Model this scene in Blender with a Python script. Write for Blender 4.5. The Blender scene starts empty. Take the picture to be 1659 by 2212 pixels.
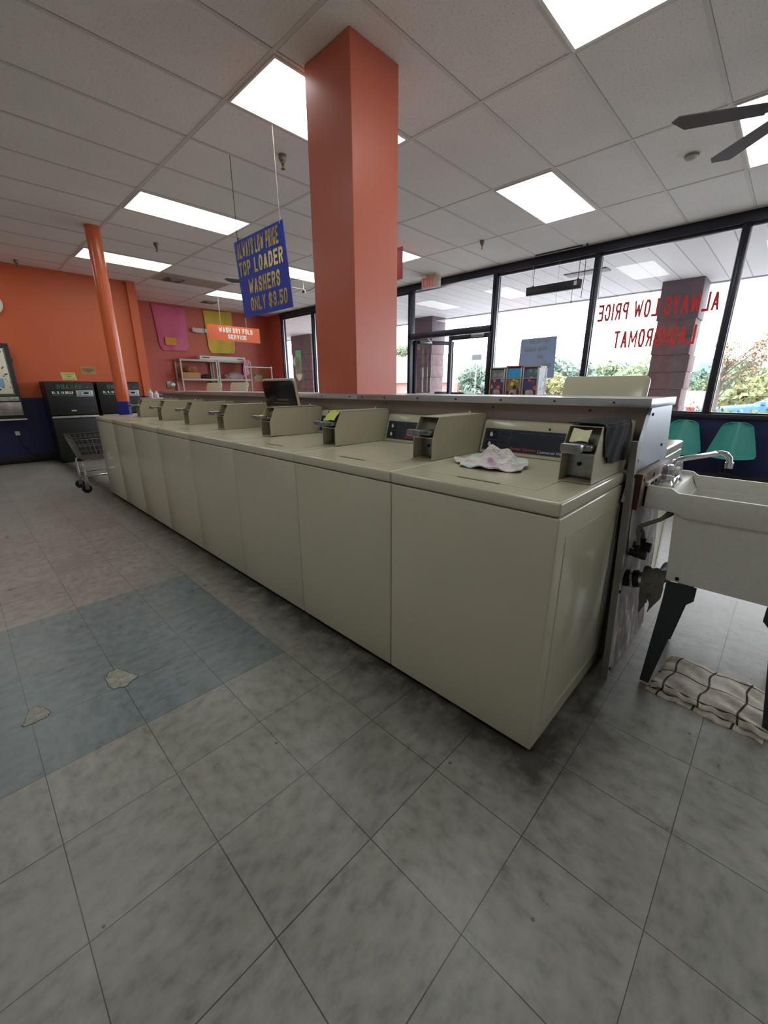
import bpy, bmesh, math, random
from mathutils import Vector, Matrix
from mathutils.geometry import delaunay_2d_cdt
random.seed(7)
S = bpy.context.scene
COL = S.collection

# ------------------------------------------------------------------ camera, sky, exposure
cam_d = bpy.data.cameras.new('camera')
cam_d.sensor_fit = 'HORIZONTAL'; cam_d.sensor_width = 36.0
cam_d.lens = 36.0 * 882.03 / 1659.0
cam_d.clip_start = 0.02; cam_d.clip_end = 400
cam = bpy.data.objects.new('camera', cam_d); COL.objects.link(cam)
RIGHT = Vector((0.69576891, -0.71826304, -0.00195592))
DOWN = Vector((-0.21222454, -0.20297515, -0.9559089))
FWD = Vector((0.68619704, 0.66550679, -0.29365684))
CAM = Vector((-0.2674, -0.91536, 1.22721))
M3 = Matrix((RIGHT, -DOWN, -FWD)).transposed()
cam.matrix_world = Matrix.Translation(CAM) @ M3.to_4x4()
S.camera = cam
S.view_settings.view_transform = 'Standard'
S.view_settings.look = 'None'
S.view_settings.gamma = 1.0
S.view_settings.use_curve_mapping = False
S.view_settings.exposure = -0.10
PANEL = 6.0        # radiance of the ceiling light diffusers
SKY = 8.5          # radiance of the overcast sky
w = bpy.data.worlds.new('overcast_sky'); S.world = w; w.use_nodes = True
nt = w.node_tree
bg = nt.nodes['Background']
bg.inputs[0].default_value = (0.90, 0.94, 1.0, 1); bg.inputs[1].default_value = SKY
try:
    S.cycles.use_denoising = True
    S.cycles.max_bounces = 8; S.cycles.diffuse_bounces = 5; S.cycles.transparent_max_bounces = 16
    S.cycles.caustics_reflective = False; S.cycles.caustics_refractive = False
    S.cycles.sample_clamp_indirect = 6.0
except Exception:
    pass

# ------------------------------------------------------------------ helpers
def hexc(h):
    h = h.lstrip('#'); v = [int(h[i:i+2], 16) / 255 for i in (0, 2, 4)]
    return tuple(x / 12.92 if x <= .04045 else ((x + .055) / 1.055) ** 2.4 for x in v) + (1,)

def nd(nt, typ, ins=None, **kw):
    n = nt.nodes.new(typ)
    for k, v in kw.items(): setattr(n, k, v)
    if ins:
        for k, v in ins.items():
            s = n.inputs[k]
            if hasattr(v, 'is_linked') or isinstance(v, bpy.types.NodeSocket): nt.links.new(v, s)
            else: s.default_value = v
    return n

def mth(nt, op, a, b=None, c=None):
    n = nt.nodes.new('ShaderNodeMath'); n.operation = op
    for i, v in enumerate((a, b, c)):
        if v is None: continue
        if isinstance(v, bpy.types.NodeSocket): nt.links.new(v, n.inputs[i])
        else: n.inputs[i].default_value = v
    return n.outputs[0]

def mixc(nt, fac, a, b, mode='MIX'):
    n = nt.nodes.new('ShaderNodeMix'); n.data_type = 'RGBA'; n.blend_type = mode
    for s, v in ((n.inputs[0], fac), (n.inputs[6], a), (n.inputs[7], b)):
        if isinstance(v, bpy.types.NodeSocket): nt.links.new(v, s)
        else: s.default_value = v
    return n.outputs[2]

def ramp(nt, f, stops):
    n = nt.nodes.new('ShaderNodeValToRGB'); nt.links.new(f, n.inputs[0])
    e = n.color_ramp.elements
    while len(e) < len(stops): e.new(.5)
    for k, (p, c) in enumerate(stops): e[k].position = p; e[k].color = c if len(c) == 4 else (c[0], c[1], c[2], 1)
    return n.outputs[0]

def g(v): return (v, v, v, 1)

MATS = {}
def mat(name, col, rough=.5, metal=0.0, var=0.0, vscale=6.0, bump=0.0, bscale=80.0, emit=None, spec=.5, trans=None, coat=0):
    if name in MATS: return MATS[name]
    m = bpy.data.materials.new(name); m.use_nodes = True; MATS[name] = m
    nt = m.node_tree; b = nt.nodes['Principled BSDF']
    c = hexc(col) if isinstance(col, str) else col
    b.inputs['Base Color'].default_value = c
    b.inputs['Roughness'].default_value = rough; b.inputs['Metallic'].default_value = metal
    b.inputs['Specular IOR Level'].default_value = spec
    b.inputs['Coat Weight'].default_value = coat
    tc = nd(nt, 'ShaderNodeTexCoord')
    if var:
        no = nd(nt, 'ShaderNodeTexNoise', {'Vector': tc.outputs['Object'], 'Scale': vscale, 'Detail': 6.0, 'Roughness': .6})
        f = ramp(nt, no.outputs['Fac'], [(.3, g(1 - var)), (.7, g(1 + var * .4))])
        nt.links.new(mixc(nt, 1.0, c, f, 'MULTIPLY'), b.inputs['Base Color'])
        r = mth(nt, 'MULTIPLY_ADD', no.outputs['Fac'], .25 * rough, rough * .87)
        nt.links.new(r, b.inputs['Roughness'])
    if bump:
        no2 = nd(nt, 'ShaderNodeTexNoise', {'Vector': tc.outputs['Object'], 'Scale': bscale, 'Detail': 4.0})
        bn = nd(nt, 'ShaderNodeBump', {'Height': no2.outputs['Fac'], 'Strength': bump, 'Distance': .004})
        nt.links.new(bn.outputs[0], b.inputs['Normal'])
    if emit:
        b.inputs['Emission Color'].default_value = hexc(emit[0]) if isinstance(emit[0], str) else emit[0]
        b.inputs['Emission Strength'].default_value = emit[1]
    if trans:
        b.inputs['Alpha'].default_value = trans
    return m

def glass_mat(name, tint=(1, 1, 1, 1), refl=1.0):
    if name in MATS: return MATS[name]
    m = bpy.data.materials.new(name); m.use_nodes = True; MATS[name] = m
    nt = m.node_tree; nt.nodes.clear()
    out = nd(nt, 'ShaderNodeOutputMaterial')
    tr = nd(nt, 'ShaderNodeBsdfTransparent', {'Color': tint})
    gl = nd(nt, 'ShaderNodeBsdfGlossy', {'Roughness': .01})
    lw = nd(nt, 'ShaderNodeLayerWeight', {'Blend': .5})          # Schlick reflectance, alike from both faces of the sheet
    f = mth(nt, 'MULTIPLY', mth(nt, 'MULTIPLY_ADD', mth(nt, 'POWER', lw.outputs['Facing'], 5.0), .96, .04), refl)
    mx = nd(nt, 'ShaderNodeMixShader'); nt.links.new(f, mx.inputs[0])
    nt.links.new(tr.outputs[0], mx.inputs[1]); nt.links.new(gl.outputs[0], mx.inputs[2])
    nt.links.new(mx.outputs[0], out.inputs[0])
    return m

def vinyl_mat(name, col):
    """thin coloured film or board: light from behind shines through"""
    if name in MATS: return MATS[name]
    m = bpy.data.materials.new(name); m.use_nodes = True; MATS[name] = m
    nt = m.node_tree; nt.nodes.clear()
    out = nd(nt, 'ShaderNodeOutputMaterial')
    a = nd(nt, 'ShaderNodeBsdfDiffuse', {'Color': hexc(col)}); b = nd(nt, 'ShaderNodeBsdfTranslucent', {'Color': hexc(col)})
    mx = nd(nt, 'ShaderNodeMixShader', {0: .45}); nt.links.new(a.outputs[0], mx.inputs[1]); nt.links.new(b.outputs[0], mx.inputs[2])
    nt.links.new(mx.outputs[0], out.inputs[0])
    return m

class MB:
    """collects shapes into one bmesh"""
    def __init__(s): s.bm = bmesh.new()
    def _merge(s, b, mx=None):
        if mx is not None: b.transform(mx)
        me = bpy.data.meshes.new('tmp'); b.to_mesh(me); b.free()
        s.bm.from_mesh(me); bpy.data.meshes.remove(me)
    def box(s, x0, x1, y0, y1, z0, z1, bev=0, seg=2, mx=None):
        b = bmesh.new()
        bmesh.ops.create_cube(b, size=1)
        for v in b.verts:
            v.co = Vector(((x0 + x1) / 2 + v.co.x * (x1 - x0), (y0 + y1) / 2 + v.co.y * (y1 - y0), (z0 + z1) / 2 + v.co.z * (z1 - z0)))
        if bev: bmesh.ops.bevel(b, geom=b.edges[:], offset=bev, segments=seg, affect='EDGES', profile=.5)
        s._merge(b, mx); return s
    def prism(s, poly, axis, a0, a1, bev=0, seg=2, mx=None):
        """poly of 2D points in the two other axes (x,z for axis y; y,z for axis x; x,y for axis z)"""
        b = bmesh.new()
        def P(p, a):
            return {'x': (a, p[0], p[1]), 'y': (p[0], a, p[1]), 'z': (p[0], p[1], a)}[axis]
        v0 = [b.verts.new(P(p, a0)) for p in poly]; v1 = [b.verts.new(P(p, a1)) for p in poly]
        n = len(poly)
        b.faces.new(v0); b.faces.new(v1[::-1])
        for i in range(n): b.faces.new((v0[i], v1[i], v1[(i + 1) % n], v0[(i + 1) % n]))
        bmesh.ops.recalc_face_normals(b, faces=b.faces[:])
        if bev: bmesh.ops.bevel(b, geom=b.edges[:], offset=bev, segments=seg, affect='EDGES', profile=.5)
        s._merge(b, mx); return s
    def cyl(s, p0, p1, r0, r1=None, seg=20, caps=True, mx=None):
        p0, p1 = Vector(p0), Vector(p1); r1 = r0 if r1 is None else r1
        b = bmesh.new()
        bmesh.ops.create_cone(b, cap_ends=caps, segments=seg, radius1=r0, radius2=r1, depth=(p1 - p0).length)
        q = Vector((0, 0, 1)).rotation_difference((p1 - p0).normalized())
        b.transform(Matrix.Translation((p0 + p1) / 2) @ q.to_matrix().to_4x4())
        s._merge(b, mx); return s
    def tube(s, pts, r, seg=8, mx=None, close=False, radii=None):
        pts = [Vector(p) for p in pts]
        b = bmesh.new(); rings = []
        n = len(pts); up = None
        for i, p in enumerate(pts):
            t = (pts[min(i + 1, n - 1)] - pts[max(i - 1, 0)]).normalized()
            if up is None:
                up = t.orthogonal().normalized()
            else:
                up = (up - t * up.dot(t)); up = up.normalized() if up.length > 1e-6 else t.orthogonal().normalized()
            o = t.cross(up); rr = radii[i] if radii else r
            rings.append([b.verts.new(p + rr * (math.cos(2 * math.pi * k / seg) * up + math.sin(2 * math.pi * k / seg) * o)) for k in range(seg)])
        for a, c in zip(rings, rings[1:]):
            for k in range(seg): b.faces.new((a[k], a[(k + 1) % seg], c[(k + 1) % seg], c[k]))
        b.faces.new(rings[0][::-1]); b.faces.new(rings[-1])
        bmesh.ops.recalc_face_normals(b, faces=b.faces[:])
        s._merge(b, mx); return s
    def lathe(s, prof, o=(0, 0, 0), seg=24, mx=None):
        b = bmesh.new(); o = Vector(o)
        rings = [[b.verts.new(o + Vector((r * math.cos(2 * math.pi * k / seg), r * math.sin(2 * math.pi * k / seg), z))) for k in range(seg)] for r, z in prof]
        for a, c in zip(rings, rings[1:]):
            for k in range(seg): b.faces.new((a[k], a[(k + 1) % seg], c[(k + 1) % seg], c[k]))
        b.faces.new(rings[0][::-1]); b.faces.new(rings[-1])
        bmesh.ops.recalc_face_normals(b, faces=b.faces[:])
        s._merge(b, mx); return s
    def ico(s, c, r, sub=2, sc=(1, 1, 1), mx=None):
        b = bmesh.new(); bmesh.ops.create_icosphere(b, subdivisions=sub, radius=r)
        for v in b.verts: v.co = Vector((v.co.x * sc[0], v.co.y * sc[1], v.co.z * sc[2])) + Vector(c)
        s._merge(b, mx); return s
    def grid(s, nu, nv, f, thick=0, mx=None):
        """surface f(u,v)->point, optional thickness along normal"""
        b = bmesh.new()
        V = [[b.verts.new(f(i / nu, j / nv)) for j in range(nv + 1)] for i in range(nu + 1)]
        for i in range(nu):
            for j in range(nv): b.faces.new((V[i][j], V[i + 1][j], V[i + 1][j + 1], V[i][j + 1]))
        b.normal_update()
        if thick:
            b.verts.ensure_lookup_table()
            Wv = [[b.verts.new(V[i][j].co - V[i][j].normal * thick) for j in range(nv + 1)] for i in range(nu + 1)]
            for i in range(nu):
                for j in range(nv): b.faces.new((Wv[i][j], Wv[i][j + 1], Wv[i + 1][j + 1], Wv[i + 1][j]))
            for i in range(nu):
                for j in (0, nv):
                    q = (V[i][j], V[i + 1][j], Wv[i + 1][j], Wv[i][j]); b.faces.new(q if j else q[::-1])
            for j in range(nv):
                for i in (0, nu):
                    q = (V[i][j], V[i][j + 1], Wv[i][j + 1], Wv[i][j]); b.faces.new(q if not i else q[::-1])
            bmesh.ops.recalc_face_normals(b, faces=b.faces[:])
        s._merge(b, mx); return s
    def quad(s, pts, mx=None):
        b = bmesh.new(); b.faces.new([b.verts.new(p) for p in pts]); s._merge(b, mx); return s
    def text(s, body, o, u, v, wd, ht, ext=.002, bold=0.0, shear=0.0, fit=True):
        """lettering whose box is wd x ht, lower left corner at o, along u, up v"""
        cu = bpy.data.curves.new('t', 'FONT'); cu.body = body; cu.size = 1; cu.offset = bold; cu.shear = shear
        cu.resolution_u = 2
        ob = bpy.data.objects.new('t', cu)
        me = bpy.data.meshes.new_from_object(ob)
        xs = [q.co.x for q in me.vertices]; ys = [q.co.y for q in me.vertices]
        x0, x1, y0, y1 = min(xs), max(xs), min(ys), max(ys)
        u, v, o = Vector(u), Vector(v), Vector(o); n = u.cross(v)
        sx = wd / (x1 - x0); sy = ht / (y1 - y0)
        b = bmesh.new(); b.from_mesh(me)
        for q in b.verts: q.co = o + u * ((q.co.x - x0) * sx) + v * ((q.co.y - y0) * sy)
        r = bmesh.ops.extrude_face_region(b, geom=b.faces[:])
        for q in r['geom']:
            if isinstance(q, bmesh.types.BMVert): q.co += n * ext
        bmesh.ops.recalc_face_normals(b, faces=b.faces[:])
        bpy.data.objects.remove(ob); bpy.data.curves.remove(cu); bpy.data.meshes.remove(me)
        s._merge(b); return s
    def block(s, body, o, u, v, wd, ht, t, ext=.002, sy=None):
        """bold block lettering drawn with strokes t thick, in a box wd x ht"""
        u, v, o = Vector(u).normalized(), Vector(v).normalized(), Vector(o); n = u.cross(v)
        W = [GLW.get(c, 1.0) for c in body]; gap = .26
        k = wd / (sum(W) + gap * (len(W) - 1)); x = 0; idx = 0
        for c, cw in zip(body, W):
            gw = cw * k
            th = min(t, gw * (.95 if c in 'I.,' else .21 if c in 'MW' else .25 if c in 'N$' else .34)); V2, F2 = [], []; th0 = t; t = min(t, ht * .2)
            for pts, closed in GLYPH.get(c, ()):
                P = [Vector((x + th / 2 + p[0] * max(gw - th, 0), t / 2 + p[1] * (ht - t))) for p in pts]
                m = len(P); segs = [(q, (q + 1) % m) for q in range(m if closed else m - 1)]
                D = [(P[b2] - P[a]).normalized() for a, b2 in segs]
                for q, (a, b2) in enumerate(segs):
                    d = D[q]; nn = Vector((-d.y, d.x))
                    h = math.hypot(d.x * t / 2, d.y * th / 2)
                    def extn(r):
                        if r is None: return (.5 * t if abs(d.y) > abs(d.x) else .5 * th)
                        turn = d.angle(D[r]); return h * (math.tan(turn / 2) if turn < 1.75 else .35)
                    e0 = extn((q - 1) % len(D) if (q or closed) else None); e1 = extn((q + 1) % len(D) if (q < len(D) - 1 or closed) else None)
                    A, B = P[a] - d * e0, P[b2] + d * e1
                    Q = [A + nn * h, A - nn * h, B - nn * h, B + nn * h]
                    n0 = len(V2)
                    V2 += [Vector((min(max(z.x, x), x + gw), min(max(z.y, 0), ht) if c not in ',$' else z.y)) for z in Q]; F2.append([n0, n0 + 1, n0 + 2, n0 + 3])
            t = th0
            if F2:                                   # union of the strokes, then given thickness
                cv, ce, cf, ov, oe, of = delaunay_2d_cdt(V2, [], F2, 1, 1e-6)
                b = bmesh.new(); BV = [b.verts.new(o + u * z.x + v * z.y) for z in cv]
                for q, src in zip(cf, of):
                    if src: b.faces.new([BV[w2] for w2 in q])
                bmesh.ops.delete(b, geom=[q for q in b.verts if not q.link_faces], context='VERTS')
                r = bmesh.ops.extrude_face_region(b, geom=b.faces[:])
                for q in r['geom']:
                    if isinstance(q, bmesh.types.BMVert): q.co += n * ext
                bmesh.ops.recalc_face_normals(b, faces=b.faces[:])
                s._merge(b)
            x += gw + gap * k
        return s
    def build(s, name, m, parent=None, world=True, smooth=True, origin=None):
        """one mesh object; given in world coordinates unless world=False (then local to the parent)"""
        base = Vector((0, 0, 0))
        if parent is not None and world:
            p = parent
            while p is not None: base = base + p.location; p = p.parent
        if origin is not None and parent is None: base = Vector(origin)
        if base.length: s.bm.transform(Matrix.Translation(-base))
        me = bpy.data.meshes.new(name); s.bm.to_mesh(me); s.bm.free()
        if m is not None: me.materials.append(m)
        if smooth:
            for f in me.polygons: f.use_smooth = True
            me.set_sharp_from_angle(angle=math.radians(32))
        o = bpy.data.objects.new(name, me); COL.objects.link(o)
        if parent is not None: o.parent = parent
        elif base.length: o.location = base
        return o

_O = [(.28, 0), (.72, 0), (1, .2), (1, .8), (.72, 1), (.28, 1), (0, .8), (0, .2)]
_S = [(1, .77), (.95, .9), (.7, 1), (.3, 1), (0, .86), (0, .66), (.25, .54), (.75, .46), (1, .33), (1, .14), (.7, 0), (.3, 0), (.05, .1), (0, .23)]
_C = [(1, .70), (1, .82), (.72, 1), (.28, 1), (0, .8), (0, .2), (.28, 0), (.72, 0), (1, .18), (1, .30)]
GLYPH = {
 'A': [([(0, 0), (.5, 1), (1, 0)], 0), ([(.22, .30), (.78, .30)], 0)], 'B': [([(0, 0), (0, 1), (.7, 1), (1, .88), (1, .66), (.75, .53), (0, .53)], 0), ([(.75, .53), (1, .40), (1, .13), (.75, 0), (0, 0)], 0)],
 'C': [(_C, 0)], 'D': [([(0, 0), (0, 1), (.6, 1), (1, .76), (1, .24), (.6, 0)], 1)], 'E': [([(1, 1), (0, 1), (0, 0), (1, 0)], 0), ([(0, .52), (.85, .52)], 0)],
 'F': [([(1, 1), (0, 1), (0, 0)], 0), ([(0, .52), (.85, .52)], 0)], 'G': [(_C + [(1, .48), (.6, .48)], 0)], 'H': [([(0, 0), (0, 1)], 0), ([(1, 0), (1, 1)], 0), ([(0, .5), (1, .5)], 0)],
 'I': [([(.5, 0), (.5, 1)], 0)], 'K': [([(0, 0), (0, 1)], 0), ([(1, 1), (.1, .45)], 0), ([(.35, .6), (1, 0)], 0)], 'L': [([(0, 1), (0, 0), (1, 0)], 0)], 'M': [([(0, 0), (0, 1), (.5, .25), (1, 1), (1, 0)], 0)],
 'N': [([(0, 0), (0, 1)], 0), ([(1, 0), (1, 1)], 0), ([(0, 1), (1, 0)], 0)], 'O': [(_O, 1)], 'P': [([(0, 0), (0, 1), (.7, 1), (1, .88), (1, .58), (.7, .46), (0, .46)], 0)],
 'R': [([(0, 0), (0, 1), (.7, 1), (1, .88), (1, .62), (.7, .5), (0, .5)], 0), ([(.55, .5), (1, 0)], 0)], 'S': [(_S, 0)], 'T': [([(0, 1), (1, 1)], 0), ([(.5, 1), (.5, 0)], 0)],
 'U': [([(0, 1), (0, .2), (.28, 0), (.72, 0), (1, .2), (1, 1)], 0)], 'V': [([(0, 1), (.5, 0), (1, 1)], 0)], 'W': [([(0, 1), (.25, 0), (.5, .8), (.75, 0), (1, 1)], 0)], 'X': [([(0, 0), (1, 1)], 0), ([(0, 1), (1, 0)], 0)],
 'Y': [([(0, 1), (.5, .45), (1, 1)], 0), ([(.5, .45), (.5, 0)], 0)], '0': [(_O, 1)], '1': [([(.1, .8), (.55, 1), (.55, 0)], 0)], '3': [([(0, .8), (.28, 1), (.72, 1), (1, .86), (1, .64), (.75, .52), (.4, .52)], 0), ([(.75, .52), (1, .38), (1, .16), (.72, 0), (.28, 0), (0, .2)], 0)],
 '5': [([(1, 1), (.08, 1), (.03, .5), (.3, .62), (.72, .62), (1, .45), (1, .18), (.72, 0), (.28, 0), (0, .18)], 0)], '7': [([(0, 1), (1, 1), (.4, 0)], 0)], '$': [(_S, 0), ([(.5, -.08), (.5, 1.08)], 0)], '.': [([(.5, 0), (.5, .03)], 0)], ',': [([(.6, .04), (.3, -.1)], 0)], ' ': []}
GLW = {'I': .34, ' ': .45, '.': .34, ',': .36, 'M': 1.3, 'W': 1.45, '1': .7, 'A': 1.1}

def thing(name, label, cat, loc=(0, 0, 0), rz=0, group=None):
    o = bpy.data.objects.new(name, None); COL.objects.link(o)
    o.location = loc; o.rotation_euler = (0, 0, rz); o.empty_display_size = .1
    o['label'] = label; o['category'] = cat
    if group: o['group'] = group
    return o
def tag(o, label, cat, group=None, kind=None):
    o['label'] = label; o['category'] = cat
    if group: o['group'] = group
    if kind: o['kind'] = kind
    return o
def struct(name, mb, m, **k):
    o = mb.build(name, m, **k)
    if o.parent is None: o['kind'] = 'structure'
    return o
def copy_tree(o, parent=None):
    c = o.copy(); COL.objects.link(c); c.parent = parent
    for ch in list(o.children): copy_tree(ch, c)
    return c
def at(axis, val, px, py):
    """point of the plane x/y/z = val that lies along the ray measured in the photograph (for finding real positions)"""
    d = FWD + RIGHT * ((px - 829.5) / 882.03) + DOWN * ((py - 1106) / 882.03)
    i = 'xyz'.index(axis); t = (val - CAM[i]) / d[i]
    return CAM + d * t

H = 3.069            # ceiling
T = .3048            # one floor tile
XW = 6.33            # window wall
YL = 8.25            # orange wall on the left
YB = 9.95            # alcove wall behind the shelves
WX0, WY0, WW, WH = .8713, -.5067, .6614, .9136   # washer row: front, near end, pitch, deck height
XB, YR = -4.2, -5.2  # unseen walls behind the camera

# ------------------------------------------------------------------ materials of the setting
def floor_material():
    m = bpy.data.materials.new('vinyl_tile_floor'); m.use_nodes = True
    nt = m.node_tree; b = nt.nodes['Principled BSDF']
    tc = nd(nt, 'ShaderNodeTexCoord'); sx = nd(nt, 'ShaderNodeSeparateXYZ', {0: tc.outputs['Object']})
    X, Y = sx.outputs[0], sx.outputs[1]
    tx, ty = mth(nt, 'DIVIDE', X, T), mth(nt, 'DIVIDE', Y, T)
    fx, fy = mth(nt, 'FLOOR', tx), mth(nt, 'FLOOR', ty)
    wn = nd(nt, 'ShaderNodeTexWhiteNoise', {'Vector': nd(nt, 'ShaderNodeCombineXYZ', {0: fx, 1: fy}).outputs[0]})
    # direction of the marbling alternates from tile to tile
    mp1 = nd(nt, 'ShaderNodeMapping', {'Vector': tc.outputs['Object'], 'Scale': (15, 23, 1)})
    mp2 = nd(nt, 'ShaderNodeMapping', {'Vector': tc.outputs['Object'], 'Scale': (23, 15, 1)})
    n1 = nd(nt, 'ShaderNodeTexNoise', {'Vector': mp1.outputs[0], 'Scale': 1.0, 'Detail': 5.0, 'Roughness': .62})
    n2 = nd(nt, 'ShaderNodeTexNoise', {'Vector': mp2.outputs[0], 'Scale': 1.0, 'Detail': 5.0, 'Roughness': .62})
    par = mth(nt, 'GREATER_THAN', wn.outputs['Value'], .5)
    marb = mixc(nt, par, n1.outputs['Fac'], n2.outputs['Fac'])
    mott = ramp(nt, marb, [(.26, hexc('#73726d')), (.5, hexc('#908e89')), (.74, hexc('#a09e98'))])
    tone = mth(nt, 'MULTIPLY_ADD', wn.outputs['Value'], .14, .91)
    tonec = nd(nt, 'ShaderNodeCombineXYZ', {0: tone, 1: tone, 2: tone})
    col = mixc(nt, 1.0, mott, tonec.outputs[0], 'MULTIPLY')
    # replaced blue-grey tiles
    bl = ramp(nt, marb, [(.28, hexc('#5b666a')), (.5, hexc('#707c81')), (.72, hexc('#7e8a8f'))])
    def between(s, a, c): return mth(nt, 'MULTIPLY', mth(nt, 'GREATER_THAN', s, a), mth(nt, 'LESS_THAN', s, c))
    msk = mth(nt, 'MULTIPLY', between(X, -1.52, 2 * T), between(Y, 2 * T, 6 * T))
    # worn: the far left tiles of the patch are faded
    wear = nd(nt, 'ShaderNodeTexNoise', {'Vector': tc.outputs['Object'], 'Scale': 2.3, 'Detail': 4.0})
    fade = mth(nt, 'MULTIPLY_ADD', wear.outputs['Fac'], 1.0, .5); fade.node.use_clamp = True
    col = mixc(nt, mth(nt, 'MULTIPLY', msk, fade), col, bl)
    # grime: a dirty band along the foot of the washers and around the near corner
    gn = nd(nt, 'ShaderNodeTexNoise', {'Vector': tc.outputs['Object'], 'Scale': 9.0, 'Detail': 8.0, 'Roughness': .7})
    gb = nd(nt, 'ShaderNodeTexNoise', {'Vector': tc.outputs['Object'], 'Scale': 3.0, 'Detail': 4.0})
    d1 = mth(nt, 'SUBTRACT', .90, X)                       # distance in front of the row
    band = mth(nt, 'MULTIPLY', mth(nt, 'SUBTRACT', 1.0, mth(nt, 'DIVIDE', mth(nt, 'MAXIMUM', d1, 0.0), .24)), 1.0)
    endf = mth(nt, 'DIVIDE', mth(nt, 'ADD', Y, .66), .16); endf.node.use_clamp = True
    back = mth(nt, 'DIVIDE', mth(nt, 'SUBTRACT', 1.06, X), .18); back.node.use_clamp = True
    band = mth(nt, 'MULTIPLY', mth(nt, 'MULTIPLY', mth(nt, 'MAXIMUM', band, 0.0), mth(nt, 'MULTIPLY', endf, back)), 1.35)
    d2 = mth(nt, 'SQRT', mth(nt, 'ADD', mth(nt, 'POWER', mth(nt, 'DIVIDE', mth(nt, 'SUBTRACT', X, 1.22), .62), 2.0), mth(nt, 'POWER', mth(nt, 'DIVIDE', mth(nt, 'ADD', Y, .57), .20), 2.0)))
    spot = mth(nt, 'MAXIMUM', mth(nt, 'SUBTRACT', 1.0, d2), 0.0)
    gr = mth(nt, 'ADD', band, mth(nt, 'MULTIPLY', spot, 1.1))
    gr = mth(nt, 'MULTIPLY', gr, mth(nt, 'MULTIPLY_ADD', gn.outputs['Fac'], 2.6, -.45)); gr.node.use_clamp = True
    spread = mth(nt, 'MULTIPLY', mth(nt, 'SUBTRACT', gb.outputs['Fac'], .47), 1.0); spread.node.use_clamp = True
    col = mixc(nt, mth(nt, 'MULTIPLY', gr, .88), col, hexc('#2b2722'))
    col = mixc(nt, spread, col, hexc('#5f5b55'))
    # scuffs and specks
    vo = nd(nt, 'ShaderNodeTexVoronoi', {'Vector': tc.outputs['Object'], 'Scale': 6.5, 'Randomness': 1.0})
    speck = mth(nt, 'LESS_THAN', vo.outputs['Distance'], .035)
    col = mixc(nt, mth(nt, 'MULTIPLY', speck, .75), col, hexc('#35322e'))
    # joints
    def joint(t, w):
        f = mth(nt, 'ABSOLUTE', mth(nt, 'SUBTRACT', mth(nt, 'FRACT', mth(nt, 'ADD', t, .5)), .5))
        return mth(nt, 'LESS_THAN', f, w)
    jw = nd(nt, 'ShaderNodeTexNoise', {'Vector': tc.outputs['Object'], 'Scale': 1.7, 'Detail': 3.0})
    wdt = mth(nt, 'MULTIPLY_ADD', jw.outputs['Fac'], .010, -.0012)
    j = mth(nt, 'MAXIMUM', joint(tx, wdt), joint(ty, wdt))
    col = mixc(nt, mth(nt, 'MULTIPLY', j, .85), col, hexc('#282622'))
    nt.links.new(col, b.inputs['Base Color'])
    ro = mth(nt, 'MULTIPLY_ADD', marb, .24, .20)
    nt.links.new(ro, b.inputs['Roughness'])
    b.inputs['Specular IOR Level'].default_value = .45
    wob = nd(nt, 'ShaderNodeTexNoise', {'Vector': tc.outputs['Object'], 'Scale': 5.0, 'Detail': 3.0})
    hgt = mth(nt, 'ADD', mth(nt, 'MULTIPLY', wob.outputs['Fac'], .6), mth(nt, 'MULTIPLY', marb, .12))
    hgt = mth(nt, 'SUBTRACT', hgt, mth(nt, 'MULTIPLY', j, .25))
    bn = nd(nt, 'ShaderNodeBump', {'Height': hgt, 'Strength': .22, 'Distance': .01})
    nt.links.new(bn.outputs[0], b.inputs['Normal'])
    return m

def ceiling_material(name, col):
    m = bpy.data.materials.new(name); m.use_nodes = True
    nt = m.node_tree; b = nt.nodes['Principled BSDF']
    tc = nd(nt, 'ShaderNodeTexCoord')
    mp = nd(nt, 'ShaderNodeMapping', {'Vector': tc.outputs['Object'], 'Scale': (60, 110, 1)})
    n = nd(nt, 'ShaderNodeTexNoise', {'Vector': mp.outputs[0], 'Scale': 1.0, 'Detail': 3.0, 'Roughness': .7})
    n2 = nd(nt, 'ShaderNodeTexNoise', {'Vector': tc.outputs['Object'], 'Scale': .9, 'Detail': 3.0})
    c0 = hexc(col)
    f = ramp(nt, n.outputs['Fac'], [(.33, g(.72)), (.43, g(1.0))])
    f2 = ramp(nt, n2.outputs['Fac'], [(.3, g(.93)), (.7, g(1.03))])
    c = mixc(nt, 1.0, mixc(nt, 1.0, c0, f, 'MULTIPLY'), f2, 'MULTIPLY')
    nt.links.new(c, b.inputs['Base Color']); b.inputs['Roughness'].default_value = .95
    b.inputs['Specular IOR Level'].default_value = .1
    bn = nd(nt, 'ShaderNodeBump', {'Height': n.outputs['Fac'], 'Strength': .35, 'Distance': .004})
    nt.links.new(bn.outputs[0], b.inputs['Normal'])
    return m

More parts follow.
